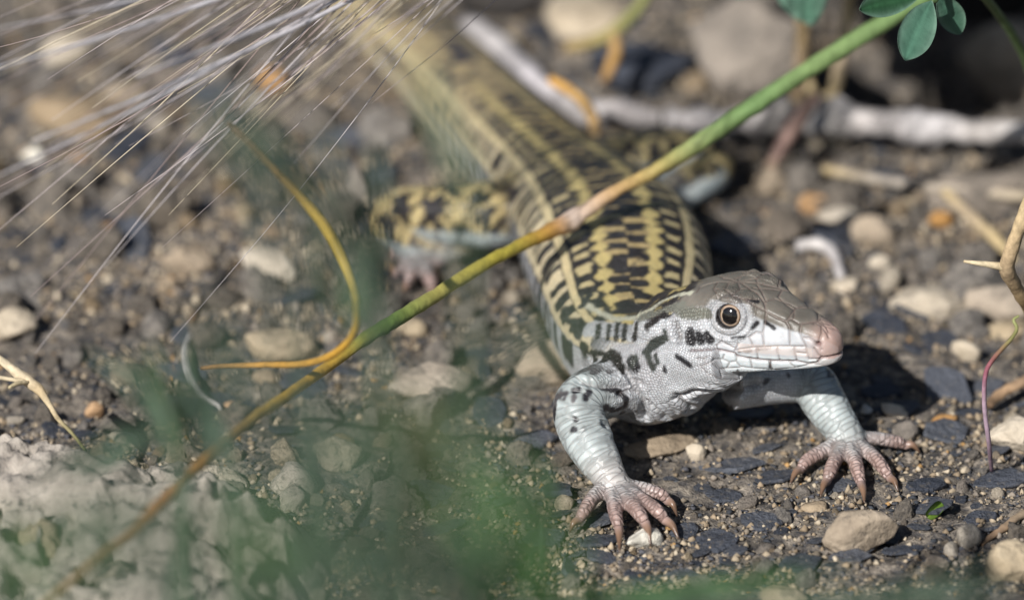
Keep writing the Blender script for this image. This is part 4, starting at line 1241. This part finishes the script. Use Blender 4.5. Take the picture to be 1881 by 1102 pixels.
o, _ = px_tube('stalk', [(1190, -10, 9.5, 8, (.25, .26, .08)), (1160, 30, 9.6, 12, (.24, .24, .08)), (1110, 70, 9.7, 13, (.30, .25, .09)), (1040, 90, 9.8, 9, (.34, .24, .10))], 8, 6, 'stem', .1)
tag(o, 'blurred olive green stalk behind the lizard tail', 'stalk')
o, _ = px_tube('stalk', [(1128, 60, 9.6, 9, DSTRAW), (1130, 100, 9.6, 12, (.46, .27, .09)), (1110, 150, 9.7, 9, (.40, .24, .1))], 8, 6, 'straw', .2)
tag(o, 'short orange brown stalk under the blurred olive stalk', 'stalk')
o, _ = px_tube('stalk', [(1010, 145, 8.0, 9, ORG), (1070, 185, 7.8, 11, (.46, .28, .10)), (1092, 230, 7.6, 11, (.42, .27, .12)), (1090, 262, 7.5, 8, DSTRAW)], 8, 6, 'straw', .2)
tag(o, 'curved tan stalk above the far hind leg', 'stalk')
# sharp twig at the right edge
tw = obj('twig', None, loc=pxz(1900, 600, 0))
tag(tw, 'thorny tan twig standing upright beside the broad tan stone', 'twig')
org = pxz(1900, 600, 0)
px_tube('branch', [(1896, 350, -.3, 9, STRAW), (1880, 395, -.2, 12, (.50, .38, .22)), (1862, 450, 0, 13, (.46, .34, .20)), (1850, 490, .2, 15, (.42, .31, .19)), (1862, 520, .5, 13, (.36, .26, .15)), (1885, 560, 1.0, 11, DSTRAW), (1900, 600, 2.2, 10, DSTRAW)], 10, 6, 'straw', .25, tw, org)
px_tube('thorn', [(1853, 492, .2, 9, STRAW), (1828, 488, .15, 7, (.58, .47, .30)), (1800, 484, .1, 5, (.60, .50, .33)), (1770, 480, .1, 2.5, (.5, .4, .25))], 8, 5, 'straw', .15, tw, org)
# purple stem
o, _ = px_tube('stem', [(1822, 868, Z(.02), 4, (.30, .20, .24)), (1816, 810, .3, 4.5, (.38, .27, .33)), (1808, 740, .0, 4.5, (.42, .30, .36)), (1811, 685, -.2, 4.5, (.32, .12, .16)), (1828, 655, -.3, 4.5, (.26, .12, .10)),
         (1858, 622, -.5, 4, (.26, .24, .10)), (1868, 603, -.6, 3.5, (.30, .30, .12)), (1862, 588, -.6, 3, (.30, .32, .12)), (1872, 580, -.6, 2, (.30, .32, .12))], 7, 6, 'stem')
tag(o, 'thin purple stem with a curled green tip beside the pale rough stone', 'stem')
o, _ = px_tube('bark', [(1815, 745, Z(.12), 10, BRN), (1840, 722, Z(.16), 13, (.40, .26, .15)), (1870, 706, Z(.18), 14, (.42, .28, .17)), (1900, 690, Z(.18), 12, (.38, .25, .15))], 8, 5, 'wood', .4, flat=.6)
tag(o, 'strip of rusty brown bark lying behind the pale rough stone', 'bark')
o, _ = px_tube('bark', [(1800, 1000, Z(.08), 6, BRN), (1835, 975, Z(.12), 9, (.28, .19, .12)), (1868, 950, Z(.15), 9, (.36, .27, .18)), (1900, 930, Z(.15), 8, (.32, .24, .16))], 8, 5, 'wood', .4, flat=.6)
tag(o, 'dry curled bark strip above the chunky pale stone', 'bark')
# straw at the left edge, with side shoots
org = pxz(170, 850, .4)
sw = obj('straw', None, loc=org); tag(sw, 'pale jointed straw poking in beside the gravel mound', 'straw')
px_tube('culm', [(-30, 640, -.6, 6, (.60, .50, .34)), (10, 668, -.6, 8, (.62, .52, .36)), (48, 698, -.6, 11, (.60, .49, .33)), (72, 716, -.6, 10, (.52, .40, .24)), (90, 742, -.6, 5.5, (.58, .47, .30)), (106, 768, -.6, 4.5, (.50, .40, .24)), (132, 795, -.5, 3.5, (.40, .36, .18)), (158, 828, -.3, 3, (.30, .32, .14))], 8, 6, 'straw', .15, sw, org)
px_tube('side_shoot', [(-20, 690, -.7, 4, (.60, .50, .34)), (15, 696, -.7, 4, (.60, .50, .34)), (46, 700, -.65, 5, (.58, .47, .3))], 7, 5, 'straw', .1, sw, org)
px_tube('side_shoot', [(16, 712, -.9, 2.5, (.5, .42, .25)), (32, 704, -.8, 4.5, (.52, .42, .26)), (52, 702, -.65, 4, (.55, .45, .28))], 7, 5, 'straw', .1, sw, org)
o, _ = px_tube('rootlet', [(352, 612, Z(.1), 4, GREY), (340, 645, Z(.18), 5, PALE), (348, 690, Z(.2), 5.5, GREY), (372, 728, Z(.16), 5.5, PALE), (404, 748, Z(.12), 5, PALE), (395, 770, Z(.06), 4, (.40, .36, .22))], 7, 6, 'wood', .2)
tag(o, 'thin grey rootlet curving left of the orange stalk', 'root')
o, _ = px_tube('rootlet', [(440, 470, Z(.08), 6, BRN), (410, 510, Z(.1), 9, (.06, .05, .045)), (380, 550, Z(.1), 9, (.05, .045, .04)), (352, 590, Z(.06), 6, BRN)], 7, 6, 'wood', .4)
tag(o, 'short black rotten twig above the grey rootlet', 'twig')
# curled orange stalk
o, _ = px_tube('stalk', [(418, 225, -2.3, 5.6, BRN), (470, 275, -2.4, 6.4, (.20, .11, .05)), (520, 330, -2.6, 7.2, (.36, .22, .07)), (575, 390, -2.8, 9.6, (.60, .40, .07)), (612, 445, -3.0, 9.6, (.66, .46, .08)), (640, 510, -3.1, 8.0, (.62, .44, .08)),
         (655, 565, -3.0, 7.2, (.62, .42, .07)), (648, 615, -2.6, 7.2, (.64, .38, .06)), (610, 652, -2.0, 7.2, (.64, .36, .06)), (555, 668, -1.5, 6.4, (.60, .33, .06)), (480, 670, -1.0, 5.6, (.55, .30, .07)), (410, 672, -0.6, 4.8, (.36, .20, .07)), (370, 676, -0.3, 4.0, (.2, .12, .06))], 9, 6, 'stem')
tag(o, 'curled orange stalk bending round the cream blocky stone', 'stalk')
# the long grass stem that crosses in front of the lizard
G1 = (.17, .27, .10)
stem_rows = [(1800, -85, 4.40, 22, (.14, .23, .08)), (1690, 0, 4.20, 22, G1), (1500, 118, 3.82, 22, (.20, .29, .11)), (1370, 205, 3.56, 22, G1), (1275, 268, 3.36, 21, (.26, .31, .12)), (1200, 315, 3.21, 17, (.42, .33, .12)),
     (1130, 352, 3.07, 16, (.55, .36, .17)), (1075, 388, 2.96, 20, (.62, .46, .34)), (1045, 408, 2.90, 23, (.64, .50, .40)), (1010, 425, 2.64, 19, (.60, .33, .10)), (940, 458, 2.12, 16, (.42, .34, .06)),
     (870, 497, 1.60, 17, (.48, .40, .07)), (800, 543, 1.03, 17, (.40, .36, .10)), (720, 592, 0.38, 19, (.16, .24, .06)), (670, 622, -0.03, 19, (.22, .26, .06)), (600, 675, -0.60, 16, (.58, .36, .06)), (520, 730, -1.77, 15, (.58, .38, .07)),
     (470, 765, -2.51, 15, (.40, .27, .07)), (410, 815, -3.39, 15, (.28, .17, .07)), (365, 855, -4.05, 17, (.52, .28, .08)), (300, 918, -5.00, 17, (.52, .24, .09)), (240, 978, -5.60, 14, (.50, .24, .09)), (165, 1040, -6.35, 13, (.44, .25, .12)), (90, 1105, -7.10, 12, (.40, .24, .12)), (0, 1190, -8.00, 12, (.34, .22, .10))]
org = pxd(0, 1190, -8.0)
gs = obj('leaning_grass', None, loc=(org[0], org[1], gz(org[0], org[1])))
tag(gs, 'long grass stem fading from green to orange, leaning across the lizard back', 'grass stem')
go = np.array([org[0], org[1], gz(org[0], org[1])])
rows2 = stem_rows[::-1]
pts = [pxd(a, b, d) for a, b, d, r, c in rows2]; rad = [r * (.66 if a < 700 else .74) / (PXCM * DIST / (DIST + d)) for a, b, d, r, c in rows2]; cs = [c for *_, c in rows2]
low = pts[0] * .6 + np.array([pts[0][0] - .8, pts[0][1] - .2, 0]) * .4; low[2] = pts[0][2] * .45
root = np.array([pts[0][0] - 1.2, pts[0][1] - .2, gz(pts[0][0] - 1.2, pts[0][1] - .2) - .05])
me = tube_mesh('culm', [root, low] + pts, [.07, .075] + rad, 6, 12, [cs[0], cs[0]] + cs, wob=.3, origin=go)
obj('culm', me, M['stem'], gs)

# ------------------------------------------------------------------ leaves
def leaf_mesh(name, pts, w, colour, edge=None, n=8, m=7, fold=.18, shape=.5, face=None, origin=None, seed=0):
    """a leaf along pts (world cm), widest at `shape`, facing the direction `face`"""
    C = catmull(pts, n); k = len(C); t = np.linspace(0, 1, k)
    a = shape / (1 - shape + 1e-6)
    prof = (t ** a) * (1 - t); prof = prof / prof.max()
    prof = np.maximum(prof, .02) ** .75
    T = np.gradient(C, axis=0); T /= np.linalg.norm(T, axis=1)[:, None]
    fc = -DV if face is None else np.asarray(face, float)
    S = np.cross(T, fc); S /= np.linalg.norm(S, axis=1)[:, None] + 1e-9
    N = np.cross(S, T)
    u = np.linspace(-1, 1, m)
    V = C[:, None, :] + (w / 2 * prof)[:, None, None] * (u[None, :, None] * S[:, None, :] + fold * (np.abs(u) - .5)[None, :, None] * N[:, None, :])
    V = V + .03 * w * fbm(V + seed, 2.0, 2, seed)[..., None] * N[:, None, :]
    base = np.asarray(colour); ed = base * .8 if edge is None else np.asarray(edge)
    q = (np.abs(u)[None, :, None] ** 3)
    K = base[None, None] * (1 - q) + ed[None, None] * q
    K = np.broadcast_to(K, (k, m, 3)).copy(); K[:, m // 2] = base * 1.35
    top = V.reshape(-1, 3); bot = top - np.repeat(N, m, axis=0) * .012
    F1 = grid_faces(k, m); F2 = F1[:, ::-1] + k * m
    rim = []
    idx = [i * m for i in range(k)] + [(k - 1) * m + j for j in range(1, m)] + [i * m + m - 1 for i in range(k - 2, -1, -1)] + [j for j in range(m - 2, 0, -1)]
    for p_, q_ in zip(idx, idx[1:] + idx[:1]): rim.append((p_, p_ + k * m, q_ + k * m, q_))
    VV = np.vstack([top, bot]); 
    if origin is not None: VV = VV - origin
    me = mesh_from(name, VV, np.vstack([F1, F2, np.array(rim)]))
    add_color(me, 'tint', np.clip(np.vstack([K.reshape(-1, 3)] * 2), 0, .9)); return me

def herb(label, leaves, delta, root_px, colour, stemr=.06, group=None, cat='plant', jitter=0.0):
    """a low herb near the lens: leaves are px centre lines with a width in px; all hang on stems from one root"""
    mid = np.mean([pxd(*l[0][0], delta) for l in leaves], axis=0)
    rx, ry = pxd(*root_px, delta)[:2]
    root = np.array([rx, ry, gz(rx, ry) - .05])
    h = obj('green_herb', None, loc=root); tag(h, label, cat, group)
    for i, (pl, w, dd, cc) in enumerate(leaves):
        dl = delta + dd
        k = PXCM * DIST / (DIST + dl)
        colr = np.array(cc if cc is not None else colour)
        nb = 3 if w > 44 else 2
        for q in range(nb):
            o_ = (q - (nb - 1) / 2) * w * .62
            pts = [pxd(a + o_ * (.25 + .5 * j) + 9 * math.sin(3 * i + 2 * q + j), b + abs(o_) * .25 * j + 8 * math.cos(2 * i + 3 * q + j), dl + .5 * math.sin(i + j + 2 * q) + .8 * (q - 1)) for j, (a, b) in enumerate(pl)]
            obj('leaf', leaf_mesh('leaf', pts, w * (.42 if nb == 3 else .55) / k, colr * (1 + .12 * math.sin(5 * i + 3 * q)), fold=.35, n=6, m=5, origin=root, seed=i * 3 + q + 1), M['leaf'], h)
        pts = [pxd(a, b, dl) for a, b in pl]
        a = pts[0]
        mid_ = (a + root) / 2 + np.array([.3 * math.sin(i * 2.1), .3 * math.cos(i * 1.7), .5])
        obj('stem', tube_mesh('stem', [root, mid_, a], [stemr * 1.3, stemr, stemr * .7], 5, 6, [colr * .8, colr * .9, colr], origin=root), M['stem'], h)
    return h
GR = (.095, .15, .085); GD = (.075, .115, .078); GY = (.12, .15, .07); GB = (.10, .18, .075)
herb('blurred green herb with upright blades left of the curled orange stalk', [([(700, 640), (690, 520), (660, 420), (620, 300), (590, 220)], 62, 0, GD), ([(690, 640), (650, 560), (640, 470), (650, 380)], 50, 1, GR),
      ([(560, 420), (540, 340), (510, 270), (480, 220)], 46, -1, GD), ([(480, 380), (460, 290), (430, 200), (440, 140)], 50, -3, GD), ([(860, 380), (840, 300), (800, 200), (770, 80)], 40, -4, GR)], -17, (720, 1600), GR)
herb('blurred green herb with broad leaves below the near hind leg', [([(745, 980), (730, 860), (715, 760), (700, 660)], 90, 0, GR), ([(770, 950), (765, 860), (755, 780), (740, 700)], 64, 2, (.17, .16, .07)), ([(885, 960), (870, 870), (860, 800), (835, 730)], 80, -1, GR),
      ([(985, 1120), (970, 1020), (950, 920), (920, 830)], 90, -2, (.09, .20, .05)), ([(640, 900), (560, 860), (480, 850)], 80, -3, GD), ([(880, 720), (940, 640), (1040, 590), (1130, 565)], 55, -2, GR)], -29, (820, 2300), GR)
herb('blurred dark green herb spreading low over the gravel mound', [([(560, 1110), (600, 1040), (640, 980), (620, 900)], 90, 0, GD), ([(700, 1130), (720, 1060), (760, 1010), (840, 980)], 95, -2, GD), ([(455, 1130), (465, 1040), (470, 960), (455, 890)], 70, 1, GB),
      ([(300, 1050), (240, 1000), (170, 960), (60, 950)], 50, 0, GD), ([(40, 1120), (20, 1060), (10, 980), (0, 900)], 60, 0, GB), ([(260, 1100), (250, 1000), (230, 920), (180, 860)], 70, 2, GD), ([(860, 1120), (870, 1050), (890, 990), (960, 950)], 70, -1, GD), ([(520, 1000), (420, 960), (360, 900), (340, 850)], 60, 2, GR), ([(150, 1120), (140, 1060), (110, 1000), (130, 940)], 60, -2, GB), ([(380, 1120), (350, 1040), (300, 990), (240, 960)], 60, -3, GR), ([(620, 1120), (660, 1050), (650, 960), (600, 900)], 80, 0, GR), ([(800, 1120), (820, 1060), (800, 980), (780, 900)], 80, 1, GD), ([(40, 1000), (100, 930), (180, 900), (300, 890)], 44, 1, GR), ([(900, 1130), (930, 1060), (940, 980), (900, 900)], 80, 3, GR), ([(560, 960), (600, 860), (580, 780), (520, 720)], 60, 4, GD), ([(480, 820), (440, 720), (400, 620), (420, 540)], 50, 5, GD)], -31, (420, 2500), GD)
herb('green herb with narrow leaves rising beside the gravel mound', [([(330, 860), (322, 770), (305, 690), (280, 610)], 50, 0, GR), ([(330, 860), (260, 790), (180, 830), (80, 860)], 46, 0, GD), ([(350, 850), (370, 790), (360, 730), (340, 690)], 40, .5, GD), ([(330, 850), (270, 740), (240, 690), (170, 640)], 30, 1, GD),
      ([(420, 880), (400, 810), (380, 760), (370, 720)], 40, -1, GD)], -12, (340, 1400), GR)
herb('low green herb with flat blades in front of the large tan stone', [([(1060, 1095), (1200, 1085), (1340, 1060), (1520, 1030)], 46, 0, (.07, .14, .06)), ([(1100, 1130), (1300, 1110), (1500, 1090), (1700, 1090)], 50, -1, GR), ([(1120, 1130), (1560, 1100), (1700, 1075), (1850, 1040)], 46, -2, GD)], -13, (1080, 1550), GR)
herb('small green herb beside the wrist of the near forefoot', [([(1010, 960), (1004, 900), (996, 850), (985, 810)], 26, 0, GD), ([(990, 980), (975, 930), (955, 890), (950, 850)], 34, -3, GD), ([(985, 990), (1000, 940), (1012, 900), (1010, 850)], 24, 0, GD)], -10.0, (1010, 1280), GR, .04)
# glossy leaves at the top right
r0 = pxd(1745, -60, 0.5); root = np.array([r0[0] + 1.5, r0[1] + 3.5, gz(r0[0] + 1.5, r0[1] + 3.5)])
sh = obj('leafy_shoot', None, loc=root); tag(sh, 'leafy shoot with oval blue green leaves hanging over the dark hollow', 'shoot')
LG = (.075, .17, .115)
for i, (pl, w) in enumerate([([(1712, 2), (1695, 35), (1678, 75), (1663, 110)], 66), ([(1722, -5), (1738, 15), (1752, 38), (1764, 64)], 50), ([(1690, -6), (1650, 2), (1612, 10), (1580, 18)], 50), ([(1735, -30), (1770, -40), (1810, -30), (1840, -10)], 50),
                             ([(1715, -40), (1690, -70), (1650, -80), (1610, -70)], 60), ([(1740, -60), (1790, -90), (1850, -90), (1900, -70)], 60)]):
    pts = [pxd(a, b, .4 + .15 * j * (1 if i % 2 else -1) + .3 * i) for j, (a, b) in enumerate(pl)]
    obj('leaf', leaf_mesh('leaf', pts, w / PXCM, LG if i != 2 else (.03, .09, .04), edge=(.16, .27, .20), fold=.12, shape=.55, n=8, m=9, origin=root, seed=40 + i), M['leaf'], sh)
obj('stem', tube_mesh('stem', [root, root + np.array([-.2, -.6, 3.0]), pxd(1745, -70, .8), pxd(1722, -4, .5), pxd(1712, 3, .4)], [.07, .06, .05, .035, .02], 6, 8, [(.1, .16, .06)] * 5, origin=root), M['stem'], sh)
# unseen shrub, added above the frame to block sun from the hollow
sr = np.array([9.5, 9.5, gz(9.5, 9.5)])
shb = obj('shade_shrub', None, loc=sr); tag(shb, 'unseen leafy shrub added to shade the dark hollow', 'shrub')
obj('branch', tube_mesh('branch', [sr, sr + np.array([-.3, -.3, 3.0]), np.array([7.2, 8.6, 5.4]), np.array([4.6, 8.0, 5.6]), np.array([2.2, 7.4, 5.2])], [.12, .10, .08, .06, .03], 6, 8, [(.2, .15, .1)] * 5, origin=sr), M['wood'], shb)
lm = leaf_mesh('leaf', [np.array([0, 0, 0.]), np.array([.5, 0, .05]), np.array([1.0, 0, .04]), np.array([1.5, 0, -.05])], .8, LG, edge=(.16, .27, .20), fold=.12, shape=.55, face=(0, 0, 1))
lm.materials.append(M['leaf'])
rl = np.random.default_rng(3)
qs = Vector(-SUN_TO).to_track_quat('Z', 'Y')
for i in range(220):
    p_ = np.array([rl.uniform(2.6, 5.6), rl.uniform(6.8, 11.6), rl.uniform(4.6, 6.0)])
    o = obj('leaf', lm, None, shb, p_ - sr)
    e = qs.copy(); e = e @ Vector((rl.normal() * .3, rl.normal() * .3, 1)).to_track_quat('Z', 'Y')
    eu = e.to_euler(); from mathutils import Quaternion
    o.rotation_euler = (e @ Quaternion((0, 0, 1), rl.uniform(0, 6.28))).to_euler()
# bit of green leaf on the soil
c = pxz(1718, 938, .1)
o = obj('leaf_scrap', leaf_mesh('leaf_scrap', [pxz(1704, 950, .06) - c, pxz(1712, 942, .15) - c, pxz(1722, 932, .2) - c, pxz(1730, 924, .2) - c], .15, (.12, .20, .03), fold=1.3), M['leaf'], None, c)
tag(o, 'scrap of bright green leaf lying right of the large tan stone', 'leaf')

# ------------------------------------------------------------------ seed head with long awns
HX, HY = 1130, -330
hub = pxd(HX, HY, 1.0)
hr = np.array([11.0, hub[1] + 1.0, gz(11.0, hub[1] + 1.0)])
sd = obj('grass_seed_head', None, loc=hr); tag(sd, 'bristly grass seed head with long pale awns sweeping in from above', 'grass')
obj('culm', tube_mesh('culm', [hr, hr + np.array([-.2, 0, 5.0]), hr + np.array([-2.0, 0, 9.0]), hub + np.array([3.0, .1, 1.6]), pxd(HX + 160, HY - 90, 1.0), pxd(HX - 100, HY - 20, .6), pxd(HX - 400, HY + 80, .2)], [.06, .055, .05, .045, .045, .04, .02], 6, 8, [STRAW] * 7, origin=hr), M['straw'], sd)
ra = np.random.default_rng(5)
def awn(p0, p1, bend, d0, d1, wpx, colr):
    mx, my = (p0[0] + p1[0]) / 2, (p0[1] + p1[1]) / 2
    L_ = math.hypot(p1[0] - p0[0], p1[1] - p0[1]); nx, ny = -(p1[1] - p0[1]) / L_, (p1[0] - p0[0]) / L_
    pts = [pxd(p0[0], p0[1], d0)]
    for t in (.25, .5, .75):
        b = bend * 4 * t * (1 - t)
        pts.append(pxd(p0[0] + (p1[0] - p0[0]) * t + nx * b, p0[1] + (p1[1] - p0[1]) * t + ny * b, d0 + (d1 - d0) * t))
    pts.append(pxd(*p1, d1))
    r = wpx / PXCM / 2
    cs = [np.array(colr)] * 5
    obj('awn', tube_mesh('awn', pts, [r * 1.5, r * 1.35, r * 1.1, r * .85, r * .35], 5, 5, cs, origin=hr), M['awn'], sd)
for i in range(85):
    # the awns fan from the head; the free ends reach down the left side
    f = ra.random()
    ang = math.radians(162 - 30 * f + ra.normal() * 2.0)                   # image direction, pointing left and down
    L_ = ra.uniform(720, 1420) * (1 - .12 * f)
    ex, ey = HX + math.cos(ang) * L_ + ra.normal() * 60, HY + math.sin(ang) * L_
    q_ = ra.random(); sx, sy = HX + 160 - 560 * q_, HY - 90 + 170 * q_ + ra.normal() * 25
    wt_ = .75; ex = ex * (1 - wt_) + (sx + math.cos(ang) * L_) * wt_; ey = ey * (1 - wt_) + (sy + math.sin(ang) * L_) * wt_
    near = ra.random()
    d1 = ra.normal() * 1.2 - .8 if near < .45 else ra.uniform(-7, -1)
    cc = [(.58, .53, .53), (.50, .43, .42), (.58, .50, .37), (.36, .28, .26)][int(ra.integers(4))]
    awn((sx, sy), (ex, ey), ra.uniform(-45, 25), ra.uniform(-1.5, 2.5), d1, ra.uniform(1.4, 3.0), cc)
for (a, b, w) in [((900, -200), (-40, 135), 9), ((930, -190), (-60, 350), 6), ((960, -190), (250, 140), 10), ((980, -180), (60, 260), 8), ((900, -190), (-40, 60), 6)]:
    awn(a, b, -20, 1.0, -4.5, w, (.70, .67, .69))
print('TIME plants', time.time() - _t0)
